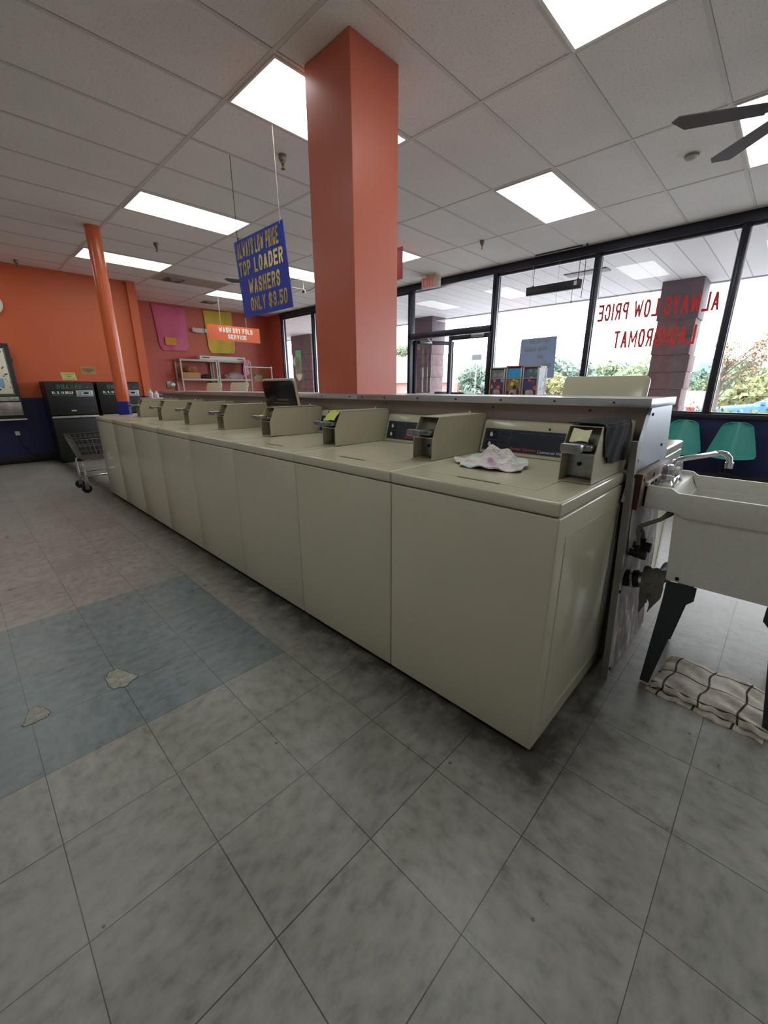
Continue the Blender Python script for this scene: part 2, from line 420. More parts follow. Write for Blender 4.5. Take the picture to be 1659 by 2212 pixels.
def two_tone(name, top, low, zsplit, rough=.45, var=.08):
    """wall paint: one colour above a painted line, another below"""
    m = bpy.data.materials.new(name); m.use_nodes = True
    nt = m.node_tree; b = nt.nodes['Principled BSDF']
    ge = nd(nt, 'ShaderNodeNewGeometry'); z = nd(nt, 'ShaderNodeSeparateXYZ', {0: ge.outputs['Position']}).outputs[2]
    n = nd(nt, 'ShaderNodeTexNoise', {'Vector': ge.outputs['Position'], 'Scale': 1.2, 'Detail': 4.0})
    f = ramp(nt, n.outputs['Fac'], [(.3, g(1 - var)), (.7, g(1.0))])
    c = mixc(nt, mth(nt, 'LESS_THAN', z, zsplit), hexc(top), hexc(low))
    nt.links.new(mixc(nt, 1.0, c, f, 'MULTIPLY'), b.inputs['Base Color'])
    b.inputs['Roughness'].default_value = rough
    n2 = nd(nt, 'ShaderNodeTexNoise', {'Vector': ge.outputs['Position'], 'Scale': 90.0, 'Detail': 2.0})
    bn = nd(nt, 'ShaderNodeBump', {'Height': n2.outputs['Fac'], 'Strength': .08, 'Distance': .003})
    nt.links.new(bn.outputs[0], b.inputs['Normal'])
    return m

ORANGE, NAVY = '#cf6236', '#1d2354'
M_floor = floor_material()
M_ceil = ceiling_material('acoustic_tile', '#f4f1ee')
M_ceil_darker = ceiling_material('darker_acoustic_tile', '#b5a99d')
M_tbar = mat('t_bar_paint', '#dad6d1', .6)
M_seam = mat('tile_seam', '#a5a09b', .8)
M_orange = two_tone('orange_over_blue_paint', ORANGE, NAVY, 1.06)
M_red = two_tone('brick_red_over_blue_paint', '#c4604c', NAVY, 1.03)
M_bluewall = mat('navy_wall_paint', NAVY, .5, var=.06)
M_white = mat('white_paint', '#e4e2de', .6)
M_black = mat('black_rubber', '#121214', .55)
M_bronze = mat('dark_bronze_aluminium', '#363741', .35, metal=.6)
M_alu = mat('brushed_aluminium', '#b9bcc2', .32, metal=.85, var=.08, vscale=14)
M_chrome = mat('chrome', '#d9dbe0', .08, metal=1.0)
M_steel = mat('galvanised_steel', '#9a9a9a', .35, metal=.8, var=.12)
M_glass = glass_mat('window_glass')
M_cream = mat('cream_enamel', '#c4c0aa', .17, var=.03, vscale=2.0, spec=.5)
M_creamdull = mat('cream_painted_steel', '#b6b09a', .32, var=.05, vscale=5.0)
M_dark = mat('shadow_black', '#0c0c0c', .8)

# ------------------------------------------------------------------ the room shell
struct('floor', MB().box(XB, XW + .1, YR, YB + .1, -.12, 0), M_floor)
struct('ceiling', MB().box(XB, XW + .1, YR, YB + .1, H, H + .12), M_ceil)
struct('wall_left', MB().box(XB, 2.43, YL, YL + .12, 0, H), M_orange)
struct('wall_alcove', MB().box(2.43, 2.57, YL - .06, YB, 0, H), M_orange)
struct('wall_back', MB().box(2.43, XW + .1, YB, YB + .12, 0, H), M_red)
struct('wall_right', MB().box(XB, XW + .1, YR - .12, YR, 0, H), M_white)
struct('wall_rear', MB().box(XB - .12, XB, YR, YL, 0, H), M_white)
struct('baseboard_left', MB().box(XB, 2.43, YL - .015, YL - .001, 0, .14, .004), M_black)
struct('baseboard_back', MB().box(2.58, XW, YB - .015, YB - .001, 0, .14, .004), M_black)
# suspended-ceiling grid: tees every 4 ft across, every 2 ft along
XG, YG = 1.4557, 1.6348
GX = [XG + k * 4 * T for k in range(-4, 4)] 
GY = [YG + k * 2 * T for k in range(-11, 14)]
tg = MB()
for x in GX: tg.box(x - .013, x + .013, YR, YB, H - .004, H + .001)
struct('trim_1', tg, M_tbar)
tg = MB()
for y in GY: tg.box(XB, XW, y - .0125, y + .0125, H - .003, H + .001)
struct('trim_2', tg, M_tbar)
tg = MB()
for x in GX: tg.box(x + .013, x + .0175, YR, YB, H - .002, H + .001)
for y in GY: tg.box(XB, XW, y - .0155, y - .0125, H - .002, H + .001)
struct('trim_3', tg, M_seam)
# the one darker tile at the alcove
o = MB().box(XG + 4 * T + .015, XG + 8 * T - .015, YG + 10 * 2 * T - .59, YG + 10 * 2 * T - .02, H - .0015, H + .002).build('ceiling_tile', M_ceil_darker, origin=(XG + 6 * T, YG + 19 * T, H))
tag(o, 'darker ceiling tile in front of the pink laundry bag wall', 'ceiling tile')

# window wall: low wall, frames, panes
struct('wall_window', MB().box(XW, XW + .16, YR, 2.95, 0, .84).box(XW, XW + .16, 4.77, YB, 0, .84), M_bluewall)
struct('wall_jamb', MB().box(XW, XW + .16, 9.30, YB, .84, H), M_red)
struct('trim_4', MB().box(XW - .03, XW + .16, YR, 9.3, 2.955, H, .004), M_bronze)           # head
struct('trim_5', MB().box(XW - .035, XW + .16, YR, 2.93, .84, .895, .004).box(XW - .035, XW + .16, 4.79, 9.3, .84, .895, .004), M_bronze)   # sill
MULL = [-4.78, -3.24, -1.70, -.15, 1.40, 2.95, 4.77, 6.30, 7.89, 9.27]
k = 0
for a, b in zip(MULL, MULL[1:]):
    k += 1
    if abs(a - 2.95) < .01: continue
    wd = bpy.data.objects.new('window_%d' % k, None); COL.objects.link(wd); wd.location = (XW, (a + b) / 2, .895); wd['kind'] = 'structure'
    f = MB()
    f.box(XW - .02, XW + .11, a - .0, a + .035, .895, 2.955, .003).box(XW - .02, XW + .11, b - .035, b, .895, 2.955, .003)
    f.box(XW + .02, XW + .09, a + .03, b - .03, .895, .915).box(XW + .02, XW + .09, a + .03, b - .03, 2.93, 2.955)
    f.build('window_frame', M_bronze, wd)
    f = MB().box(XW + .03, XW + .05, a + .035, a + .047, .915, 2.93).box(XW + .03, XW + .05, b - .047, b - .035, .915, 2.93).box(XW + .03, XW + .05, a + .035, b - .035, 2.918, 2.93)
    f.build('glazing_bead', M_alu, wd)
    MB().box(XW + .058, XW + .064, a + .034, b - .034, .913, 2.932).build('pane', M_glass, wd)
# entrance bay with a transom light above two doors
wd = bpy.data.objects.new('window_20', None); COL.objects.link(wd); wd.location = (XW, 3.86, 2.2); wd['kind'] = 'structure'
MB().box(XW - .02, XW + .11, 2.95, 4.77, 2.11, 2.21, .004).box(XW - .02, XW + .11, 2.93, 2.985, 0, 2.955, .003).box(XW - .02, XW + .11, 4.735, 4.79, 0, 2.955, .003).build('window_frame', M_bronze, wd)
MB().box(XW + .058, XW + .064, 2.984, 4.736, 2.209, 2.956).build('pane', M_glass, wd)
def door(name, hinge, ang, width, handed):
    d = bpy.data.objects.new(name, None); COL.objects.link(d); d.location = hinge; d.rotation_euler = (0, 0, ang); d['kind'] = 'structure'
    s = handed
    f = MB(); zt = 2.10
    def yb(a, b): return (min(s * a, s * b), max(s * a, s * b))
    for a, b, z0, z1 in ((0, .05, .01, zt), (width - .06, width, .01, zt), (.05, width - .06, .01, .24), (.05, width - .06, zt - .07, zt)):
        y0, y1 = yb(a, b); f.box(-.022, .022, y0, y1, z0, z1, .003)
    f.build('door_frame', M_bronze, d, world=False)
    y0, y1 = yb(.049, width - .059); MB().box(-.003, .003, y0, y1, .238, zt - .068).build('pane', M_glass, d, world=False)
    y0, y1 = yb(.05, width - .06)
    MB().cyl((-.06, y0, 1.09), (-.06, y1, 1.09), .010, seg=10).cyl((-.06, y0 + .01, 1.09), (-.01, y0 + .01, 1.09), .008, seg=8).cyl((-.06, y1 - .01, 1.09), (-.01, y1 - .01, 1.09), .008, seg=8).build('push_bar', M_alu, d, world=False)
    y0, y1 = yb(width - .42, width - .14)
    MB().box(-.085, -.05, y0, y1, 1.055, 1.125, .004).build('push_plate', M_bronze, d, world=False)
    y0, y1 = yb(.10, .36)
    c = MB().box(-.06, -.02, y0, y1, zt - .055, zt - .005, .004)
    c.build('door_closer', M_steel, d, world=False)
    return d
door('door_1', (XW + .045, 2.99, 0), 0, .86, 1)
door('door_2', (XW + .10, 4.73, 0), math.radians(62), .86, -1)
MB().tube([(XW + .02, 4.35, 2.12), (XW + .25, 4.45, 2.08), (XW + .33, 4.63, 2.07)], .008).build('trim_6', M_bronze)['kind'] = 'structure'

# ------------------------------------------------------------------ fluorescent ceiling lights
M_diff = mat('light_diffuser', '#f4f6ee', .4, emit=((.97, 1.0, .95, 1), PANEL))
def ceiling_light(ci, j, label):
    x0, y0 = XG + ci * 4 * T, YG + j * 2 * T
    x1, y1 = x0 + 4 * T, y0 + 2 * T
    t = thing('ceiling_light', label, 'ceiling light', ((x0 + x1) / 2, (y0 + y1) / 2, H - .012), 0, 'recessed fluorescent ceiling panels')
    f = MB()
    for a in ((x0 + .014, x1 - .014, y0 + .014, y0 + .032), (x0 + .014, x1 - .014, y1 - .032, y1 - .014), (x0 + .014, x0 + .032, y0 + .032, y1 - .032), (x1 - .032, x1 - .014, y0 + .032, y1 - .032)):
        f.box(*a, H - .010, H - .001, .002)
    f.build('frame', M_white, t)
    MB().box(x0 + .031, x1 - .031, y0 + .031, y1 - .031, H - .006, H - .001).build('diffuser', M_diff, t)
    return t
ceiling_light(0, -3, 'ceiling light panel cut off by the top of the photo, right of column')
ceiling_light(0, 0, 'ceiling light panel directly behind the top of the orange square column')
ceiling_light(0, 4, 'ceiling light panel just left above the hanging blue price sign')
ceiling_light(0, 8, 'ceiling light panel crossed by the round orange pipe column')
ceiling_light(2, -4, 'ceiling light panel at right edge behind dark ceiling fan blades')
ceiling_light(2, -1, 'ceiling light panel whole in view right of column, nearest the EXIT sign side window')
ceiling_light(2, 3, 'small far ceiling light corner peeking out right beside the square column')
ceiling_light(2, 6, 'ceiling light panel between blue hanging sign and the square column')
ceiling_light(2, 10, 'far ceiling light above the yellow laundry bag, half hidden by the blue sign')
for ci, j in ((-2, -3), (-2, 1), (-2, 5), (-2, 9), (0, -7), (2, -8)):
    ceiling_light(ci, j, 'ceiling light panel outside the left or near edge of the photo')

# ------------------------------------------------------------------ columns
t = thing('square_column', 'big orange square column rising behind the washers to the ceiling', 'column', (1.842, 1.395, 0))
M_colp = mat('orange_column_paint', '#c96850', .36, var=.05, vscale=2)
MB().box(1.645, 2.04, 1.19, 1.60, 0, H - .001, .004, 1).build('shaft', M_colp, t)
t = thing('pipe_column', 'round orange pipe column with blue foot in front of change machines', 'column', (1.37, 5.54, 0))
M_pipe_o = mat('glossy_orange_paint', '#d2663c', .22); M_pipe_b = mat('glossy_blue_paint', '#252e8a', .3)
MB().lathe([(.078, 1.045), (.078, H - .02), (.081, H - .018), (.081, H - .001)], (1.375, 5.54, 0), 32).build('pipe', M_pipe_o, t)
MB().lathe([(.079, 0), (.079, 1.045)], (1.375, 5.54, 0), 32).build('painted_foot', M_pipe_b, t)['label'] = 'blue painted lower section'

# ------------------------------------------------------------------ washing machines
M_navyp = mat('navy_control_panel', '#1d2433', .35)
M_panline = mat('panel_outline', '#5b6270', .5)
M_redtxt = mat('red_lettering', '#c3402f', .5); M_whtxt = mat('white_lettering', '#d9dce0', .5)
M_knobw = mat('white_drop_icon', '#e3e4e2', .4)
M_boxdark = mat('coin_box_inside', '#6f6a5a', .5, var=.1)
M_plate = mat('scratched_steel_plate', '#8d9091', .32, metal=.75, var=.2, vscale=40)
M_lidin = mat('black_lid_liner', '#131210', .2, var=.2, vscale=9)
M_lidtxt = mat('lid_instructions', '#57544a', .5)
DEP = .722   # deck depth
def rrect(x0, x1, y0, y1, r, n=6):
    P = []
    for cx, cy, a in ((x1 - r, y1 - r, 0), (x0 + r, y1 - r, 90), (x0 + r, y0 + r, 180), (x1 - r, y0 + r, 270)):
        for k in range(n + 1):
            th = math.radians(a + 90 * k / n); P.append((cx + r * math.cos(th), cy + r * math.sin(th)))
    return P
LX0, LX1, LY0, LY1 = .095, .59, .115, WW - .115
HX = .625     # lid hinge
def make_washer(label, group, lid='closed'):
    r = thing('washing_machine', label, 'washing machine', (0, 0, 0), 0, group)
    L = dict(world=False)
    a, b = .0012, WW - .0012
    c = MB().box(.004, DEP - .03, a + .0005, b - .0005, .022, .864, .006, 3)
    # pressed border of the side panels
    for y, s in ((a + .0005, -1), (b - .0005, 1)):
        for x0, x1, z0, z1 in ((.07, .078, .09, .79), (.62, .628, .09, .79), (.07, .628, .09, .098), (.07, .628, .782, .79)):
            c.box(x0, x1, min(y, y + s * .0015), max(y, y + s * .0015), z0, z1)
    c.build('cabinet', M_cream, r, **L)
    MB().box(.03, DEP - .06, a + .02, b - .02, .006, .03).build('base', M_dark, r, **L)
    for fx in (.05, DEP - .09):
        for fy in (a + .04, b - .04):
            MB().cyl((fx, fy, 0), (fx, fy, .022), .016, seg=12).build('levelling_foot', M_black, r, **L)
    # top deck: a frame around the lid opening
    d = MB().box(0, DEP, a, b, .867, WH - .002, .008, 3)
    d.build('top_deck', M_cream, r, **L)
    d2 = MB()
    z0, z1 = WH - .012, WH
    for q in ((.010, LX0 - .001, a + .009, b - .009), (HX + .001, DEP - .004, a + .009, b - .009), (LX0 - .001, HX + .001, a + .009, LY0 - .001), (LX0 - .001, HX + .001, LY1 + .001, b - .009)):
        d2.box(*q, z0, z1 - .0012, .0)
    d2.build('deck_rim', M_cream, r, **L)
    # lid
    if lid == 'closed':
        l = MB().prism(rrect(LX0, HX, LY0, LY1, .008), 'z', WH - .012, WH + .0004, .001, 1)
        l.build('lid', M_cream, r, **L)
        MB().prism(rrect(LX0 - .003, LX0 + .009, (LY0 + LY1) / 2 - .085, (LY0 + LY1) / 2 + .085, .005), 'z', WH - .006, WH + .0009).build('finger_slot', M_boxdark, r, **L)
    else:
        lean = math.radians(lid)
        ln = HX - LX0
        mx = Matrix.Translation((HX - .012, 0, WH + .004)) @ Matrix.Rotation(-lean, 4, 'Y')
        # local lid frame: x = thickness, z = up along the lid
        P = rrect(LY0, LY1, 0, .37, .03)
        lidm = MB()
        lidm.prism(P, 'x', 0, .016, .004, 2, mx=mx)
        lb = lidm.build('lid', M_cream, r, **L)
        P2 = rrect(LY0 + .012, LY1 - .012, .012, .358, .03)
        MB().prism(P2, 'x', -.010, .001, .004, 2, mx=mx).build('lid_liner', M_lidin, lb, **L)
        # instruction lines moulded on the liner
        q = MB()
        for kk in range(9):
            zz = .05 + kk * .021
            q.box(-.0112, -.0098, LY0 + .10, LY1 - .08 - .05 * ((kk * 7) % 3), zz, zz + (.011 if kk == 8 else .005), mx=mx)
        q.build('instruction_text', M_lidtxt, lb, **L)
        MB().prism(rrect(LX0, HX, LY0, LY1, .022), 'z', WH - .016, WH - .006).build('tub_opening', M_dark, r, **L)
    # control console with the navy panel
    cy0, cy1 = .024, b + .014
    prof = [(.662, WH), (.664, WH + .010), (.700, WH + .128), (.708, WH + .150), (.722, WH + .158), (.742, WH + .156), (.748, WH + .14), (.748, WH)]
    con = MB().prism(prof, 'y', cy0, cy1, .003, 2).build('control_console', M_cream, r, **L)
    # frame of the sloping face: origin lower left as seen from the front (seen left = larger y)
    p0 = Vector((.6638, 0, WH + .010)); p1 = Vector((.6997, 0, WH + .127))
    up = (p1 - p0).normalized(); u = Vector((0, -1, 0)); nrm = u.cross(up)
    if nrm.x > 0: nrm = -nrm
    def F(s, h, off=0): return Vector((0, cy1 - .009 - s, 0)) + p0 + up * h + nrm * off
    PW, PH = cy1 - .009 - .132, .112
    def slab(mb, s0, s1, h0, h1, o0, o1):
        b8 = bmesh.new()
        V = [b8.verts.new(F(s, h, o)) for o in (o0, o1) for s, h in ((s0, h0), (s1, h0), (s1, h1), (s0, h1))]
        for f in ((0, 1, 2, 3), (7, 6, 5, 4), (0, 4, 5, 1), (1, 5, 6, 2), (2, 6, 7, 3), (3, 7, 4, 0)): b8.faces.new([V[i] for i in f])
        bmesh.ops.recalc_face_normals(b8, faces=b8.faces[:]); mb._merge(b8)
    q = MB(); slab(q, .004, PW, .006, PH, -.001, .0015); q.build('control_panel', M_navyp, con, **L)
    q = MB()
    def frame(s0, s1, h0, h1, t=.0012):
        slab(q, s0, s1, h0, h0 + t, .0014, .0019); slab(q, s0, s1, h1 - t, h1, .0014, .0019)
        slab(q, s0, s0 + t, h0, h1, .0014, .0019); slab(q, s1 - t, s1, h0, h1, .0014, .0019)
    frame(.012, .080, .012, .056); frame(.012, .080, .058, .104); frame(.087, .145, .012, .104)
    for kk in range(3): frame(.094, .138, .018 + kk * .021, .033 + kk * .021)
    frame(.006, PW - .004, .008, PH - .002)
    q.build('panel_outlines', M_panline, con, **L)
    for hh in (.032, .080):
        q = MB(); c0 = F(.042, hh, .0035)
        bt = bmesh.new(); bmesh.ops.create_icosphere(bt, subdivisions=2, radius=.009)
        for vv in bt.verts:
            z = vv.co.z; k2 = 1 - max(0, z) * 40; 
            vv.co = Vector((vv.co.x * .25, vv.co.y * max(.15, k2), z * (1.7 if z > 0 else 1.0)))
        bt.transform(Matrix.Translation(c0)); q._merge(bt); q.build('drop_icon', M_knobw, con, **L)
    MB().text('Speed Queen', F(.152, .014, .0014), u, up, .125, .017, .0006, .02).build('lettering', M_redtxt, con, **L)
    MB().text('Commercial Washer', F(.288, .014, .0014), u, up, .135, .013, .0006, 0, .25).build('lettering', M_whtxt, con, **L)
    MB().text('PERMANENT  PRESS  &  ALL FABRICS', F(.19, .096, .0014), u, up, .22, .0055, .0006).build('lettering', M_panline, con, **L)
    MB().cyl(F(.32, .124, -.003), F(.32, .124, .003), .005, seg=10).build('console_screw', M_dark, con, **L)
    # coin box: folded steel shell, open in front
    y0, y1, t = .018, .128, .003
    xf, xk, xe = .286, .332, .716
    zb, zm, zt = WH + .0005, WH + .098, WH + .186
    side = [(xf, zb), (xf, zm), (xk, zt), (xe, zt), (xe, zb)]
    s = MB()
    s.prism(side, 'y', y0, y0 + t).prism(side, 'y', y1 - t, y1)
    s.box(xk, xe, y0, y1, zt - t, zt).box(xf, xf + .09, y0, y1, zb, zb + t).box(xf, xf + .10, y0 + t, y1 - t, zm - .002, zm + .002)
    s.box(xe - t, xe, y0, y1, zb, zt).box(xf + .085, xf + .09, y0 + t, y1 - t, zb, zm)
    cb = s.build('coin_box', M_creamdull, r, **L)
    MB().box(xf + .060, xf + .064, y0 + .012, y1 - t, zb + .012, zm - .010).build('cash_door', M_plate, cb, **L)
    MB().cyl((xf + .060, (y0 + y1) / 2 + .01, zb + .055), (xf + .055, (y0 + y1) / 2 + .01, zb + .055), .007, seg=14).build('lock', M_dark, cb, **L)
    # sloping back plate of the slide bay
    b9 = MB().prism([(xf + .030, zm + .002), (xk + .035, zt - .004), (xk + .04, zt - .004), (xf + .036, zm + .002)], 'y', y0 + t, y1 - t)
    b9.build('slide_bay', M_boxdark, cb, **L)
    # coin slide pushed out
    sl = MB()
    sl.box(xf - .062, xf + .050, y0 + .030, y1 - .034, zm + .022, zm + .034, .003)
    sl.box(xf - .078, xf - .050, y0 + .022, y1 - .022, zm + .012, zm + .040, .006)
    sl.box(xf - .01, xf + .046, y0 + .012, y1 - .014, zm + .012, zm + .030, .004)
    sl.build('coin_slide', M_plate, cb, **L)
    MB().cyl((xe - .06, (y0 + y1) / 2, zt), (xe - .06, (y0 + y1) / 2, zt + .012), .011, seg=12).build('lock', M_chrome, cb, **L)
    return r
WLAB = ['cream top-load washer nearest the camera with a crumpled pastel rag on its lid',
        'second cream washer from the near end, beside the one carrying the rag',
        'third cream washer from the near end, lime note stuck above its coin slide',
        'fourth cream washer from the near end, lid raised showing black underside',
        'fifth cream washer from the near end, just beyond the one with raised lid',
        'sixth cream washer from the near end of the long front row',
        'second-last cream washer at the far end of the front row',
        'last cream washer of the front row, beside the wire laundry cart']
GW = 'front row of coin washers'
w0 = make_washer(WLAB[0], GW)
for n in range(8):
    if n == 0: r = w0
    elif n == 3: r = make_washer(WLAB[n], GW, lid=9)
    else: r = copy_tree(w0)
    r['label'] = WLAB[n]; r.location = (WX0, WY0 + n * WW, 0)
# back row facing the window; only the ones that show
wb = make_washer('x', 'back row of coin washers', lid=14)
BX = 2.785
for kk, (n, lab) in enumerate(((0, 'cream washer behind the near end of ledge, raised lid showing before brick pillar'),
                               (5, 'back-row washer whose raised lid shows nearer the open-lid washer'),
                               (6, 'back-row washer whose raised lid shows below shelves at far left'))):
    r = wb if kk == 0 else copy_tree(wb)
    r['label'] = lab; r['group'] = 'back row of coin washers'
    r.location = (BX, (WY0 + WW + .02, 3.97 + WW / 2, 4.66 + WW / 2)[kk], 0); r.rotation_euler = (0, 0, math.pi)

# ------------------------------------------------------------------ partition between the two rows
t = thing('partition_counter', 'grey partition with metal-edged ledge running behind the washers', 'partition', (1.81, 2.1, 0))
M_ledge = mat('ledge_top_laminate', '#b9b4ad', .35, var=.06); M_brown = mat('grey_brown_laminate', '#8d7f75', .5, var=.07, vscale=4)
M_lower = mat('water_stained_laminate', '#7d6d6c', .6)
_nt = M_lower.node_tree; _tc = nd(_nt, 'ShaderNodeTexCoord'); _mp = nd(_nt, 'ShaderNodeMapping', {'Vector': _tc.outputs['Object'], 'Scale': (26, 26, 8)})
_n = nd(_nt, 'ShaderNodeTexNoise', {'Vector': _mp.outputs[0], 'Scale': 1.0, 'Detail': 8.0, 'Roughness': .7}); _n2 = nd(_nt, 'ShaderNodeTexNoise', {'Vector': _tc.outputs['Object'], 'Scale': 5.0, 'Detail': 3.0})
_f = mth(_nt, 'MULTIPLY_ADD', _n2.outputs['Fac'], .5, mth(_nt, 'MULTIPLY', _n.outputs['Fac'], .5))
_nt.links.new(ramp(_nt, _f, [(.36, hexc('#1f1a19')), (.46, hexc('#6d5f60')), (.53, hexc('#8a7d80')), (.60, hexc('#c6c2c4'))]), _nt.nodes['Principled BSDF'].inputs['Base Color'])
M_sheet = mat('sheet_aluminium', '#aeb6bd', .38, metal=.55, var=.08, vscale=5)
LE, LF = -.522, 4.80
MB().box(1.63, 2.0, LE + .01, LF, .01, 1.155).build('front_panel', M_brown, t)
MB().box(1.600, 2.03, LE, LF, 1.155, 1.178, .003).build('ledge', M_ledge, t)
ed = MB()
for a, b in ((LE - .003, 1.118), (1.122, 3.60), (3.604, LF)):
    ed.box(1.590, 1.600, a, b, 1.148, 1.180, .002); ed.box(2.03, 2.04, a, b, 1.148, 1.180, .002)
    ed.box(1.590, 1.63, a, b, 1.1785, 1.1805)
ed.box(1.590, 2.04, LE - .008, LE - .001, 1.146, 1.181, .002)
ed.build('metal_edging', M_alu, t)
for y in [-.40, -.16, .10, .36, .62, .88, 1.08, 1.20, 1.50, 1.80, 2.1]:
    MB().cyl((1.591, y, 1.164), (1.587, y, 1.164), .0045, seg=8).build('screw', M_dark, t)
for y in [-.30, .16, .9]:
    MB().cyl((1.631, y, 1.128), (1.627, y, 1.128), .0045, seg=8).build('screw', M_dark, t)
# end panel (sheet metal, splayed) and the loose stained lower board
MB().prism([(1.635, 1.150), (2.005, 1.150), (2.13, .80), (1.46, .80)], 'y', LE - .004, LE + .008).build('end_panel', M_sheet, t)
for x, z in ((1.66, 1.12), (1.545, .95), (1.93, .975)):
    MB().cyl((x, LE - .004, z), (x, LE - .008, z), .006, seg=8).build('screw', M_dark, t)
def lean(y, z): return LE - .002 - .042 * (1 - z / 1.0)
lb = MB().grid(12, 24, lambda u, v: Vector((1.50 + u * .62, lean(0, v * .985) - .003 - .004 * math.sin(9 * v + 3 * u), .005 + v * .80)), .004)
lb.build('lower_board', M_lower, t)
# white paint remains on the upper part of the board
pp = [(1.52, .80), (1.86, .80), (1.86, .755), (1.80, .74), (1.735, .70), (1.69, .66), (1.655, .615), (1.62, .60), (1.585, .56), (1.565, .60), (1.55, .56), (1.54, .62), (1.525, .65)]
MB().grid(1, 1, lambda u, v: Vector((0, 0, 0))).bm.free()
b = MB(); bb = bmesh.new(); bb.faces.new([bb.verts.new((x, lean(0, z) - .0105, z)) for x, z in pp]); b._merge(bb)
b.build('paint_patch', mat('old_white_paint', '#c9c9cc', .55, var=.1, vscale=20), t)
cp = MB().prism([(0, 0), (.030, 0), (.030, .012), (0, .012)], 'z', 0, 1)
cpm = MB()
bb = bmesh.new()
def ring(z): 
    y = lean(0, z) - .008
    return [bb.verts.new(p) for p in ((1.470, y - .004, z), (1.503, y - .004, z), (1.503, y + .02, z), (1.470, y + .02, z))]
R0, R1 = ring(.003), ring(1.03)
bb.faces.new(R0[::-1]); bb.faces.new(R1)
for i in range(4): bb.faces.new((R0[i], R0[(i + 1) % 4], R1[(i + 1) % 4], R1[i]))
bmesh.ops.recalc_face_normals(bb, faces=bb.faces[:]); cpm._merge(bb); cp.bm.free()
cpm.build('corner_strip', mat('painted_metal_strip', '#8c8b87', .45, metal=.3), t)
for z in (.055, .42, .90):
    MB().cyl((1.486, lean(0, z) - .010, z), (1.486, lean(0, z) - .016, z), .007, seg=10).build('screw', M_dark, t)
wb_m = mat('worn_wood_board', '#8a7a70', .6, var=.3, vscale=9)
wbd = MB().box(1.515, 1.98, LE - .040, LE - .012, .765, .905, .003).build('mounting_board', wb_m, t)
MB().box(1.508, 1.516, LE - .040, LE - .013, .765, .905).build('board_end', mat('wood_end_grain', '#5c3a2a', .7, var=.3, vscale=30), t)
for x in (1.545, 1.70, 1.86): MB().cyl((x, LE - .040, .88), (x, LE - .043, .88), .007, seg=8).build('bolt', mat('rust', '#5a2d20', .7), t)

# ------------------------------------------------------------------ laundry sink
M_sink = mat('speckled_grey_plastic', '#dedcd4', .42, var=.07, vscale=60)
M_leg = mat('charcoal_metal_leg', '#2d3236', .5)
t = thing('utility_sink', 'pale grey plastic laundry sink bolted to the washer partition end', 'sink', (1.82, -.82, 0))
SX0, SX1, SY0, SY1 = 1.565, 2.03, -1.13, -.562      # y runs away from the partition
zr, zs = .842, .857
s = MB(); th = .014
# side aprons with the raised faucet deck profile
pf = [(SY1, zs), (-.652, zs), (-.674, zr), (SY0, zr), (SY0, zr - .09), (-.703, zr - .09), (-.685, .765), (SY1, .768)]
s.prism(pf, 'x', SX0, SX0 + th, .003).prism(pf, 'x', SX1 - th, SX1, .003)
s.box(SX0, SX1, SY0, SY0 + th, zr - .09, zr, .003)
s.box(SX0, SX1, SY1 - th, SY1, .768, zs + .012, .003)
# faucet deck
s.box(SX0 + th, SX1 - th, -.655, SY1 - th, zs - .030, zs - .018, .002)
# bowl walls, tapering
xi0, xi1 = SX0 + .010, SX1 - .010
bb = bmesh.new()
top = [(xi0, -.672, zr - .06), (xi1, -.672, zr - .06), (xi1, SY0 + .012, zr - .06), (xi0, SY0 + .012, zr - .06)]
bot = [(xi0 + .006, -.692, .487), (xi1 - .006, -.692, .487), (xi1 - .006, SY0 + .03, .487), (xi0 + .006, SY0 + .03, .487)]
A = [bb.verts.new(p) for p in top]; B = [bb.verts.new(p) for p in bot]
for i in range(4): bb.faces.new((A[i], A[(i + 1) % 4], B[(i + 1) % 4], B[i]))
bb.faces.new(B)
bmesh.ops.recalc_face_normals(bb, faces=bb.faces[:]); bmesh.ops.solidify(bb, geom=bb.faces[:], thickness=.010)
s._merge(bb)
s.prism([(-.655, zs - .018), (-.655, zs - .030), (-.684, zr - .07), (-.672, zr - .06)], 'x', SX0 + th, SX1 - th)
s.build('basin', M_sink, t)
for yy in (-.60, -.63):
    pass
for lx, s1 in ((SX0 + .012, 1), (SX1 - .012, -1)):
    for ly, s2 in ((-.70, -1), (SY0 + .04, 1)):
        P = [(ly, .486), (ly + s2 * .095, .486), (ly + s2 * .095, .43), (ly + s2 * .068, .40), (ly + s2 * .012, .004), (ly - s2 * .022, .004)]
        P2 = [(ly, .486), (ly + s2 * .012, .486), (ly - s2 * .010, .004), (ly - s2 * .022, .004)]
        l = MB().prism(P, 'x', lx - .002, lx + .002)
        Q = [(lx, .486), (lx + s1 * .08, .486), (lx + s1 * .02, .004), (lx, .004)]
        l.prism([(q[0], q[1]) for q in Q], 'y', ly - s2 * .004, ly - s2 * .001)
        l.build('leg', M_leg, t)
for yy, zz in ((-.728, .503),):
    MB().cyl((SX0 + .016, yy, zz), (SX0 + .010, yy, zz), .007, seg=10).build('bolt', M_dark, t)
for xx in (1.60, 1.625, 1.68, 1.75): MB().cyl((xx, SY1 - th - .001, zs + .002), (xx, SY1 - th - .004, zs + .002), .005, seg=8).build('bolt', M_dark, t)
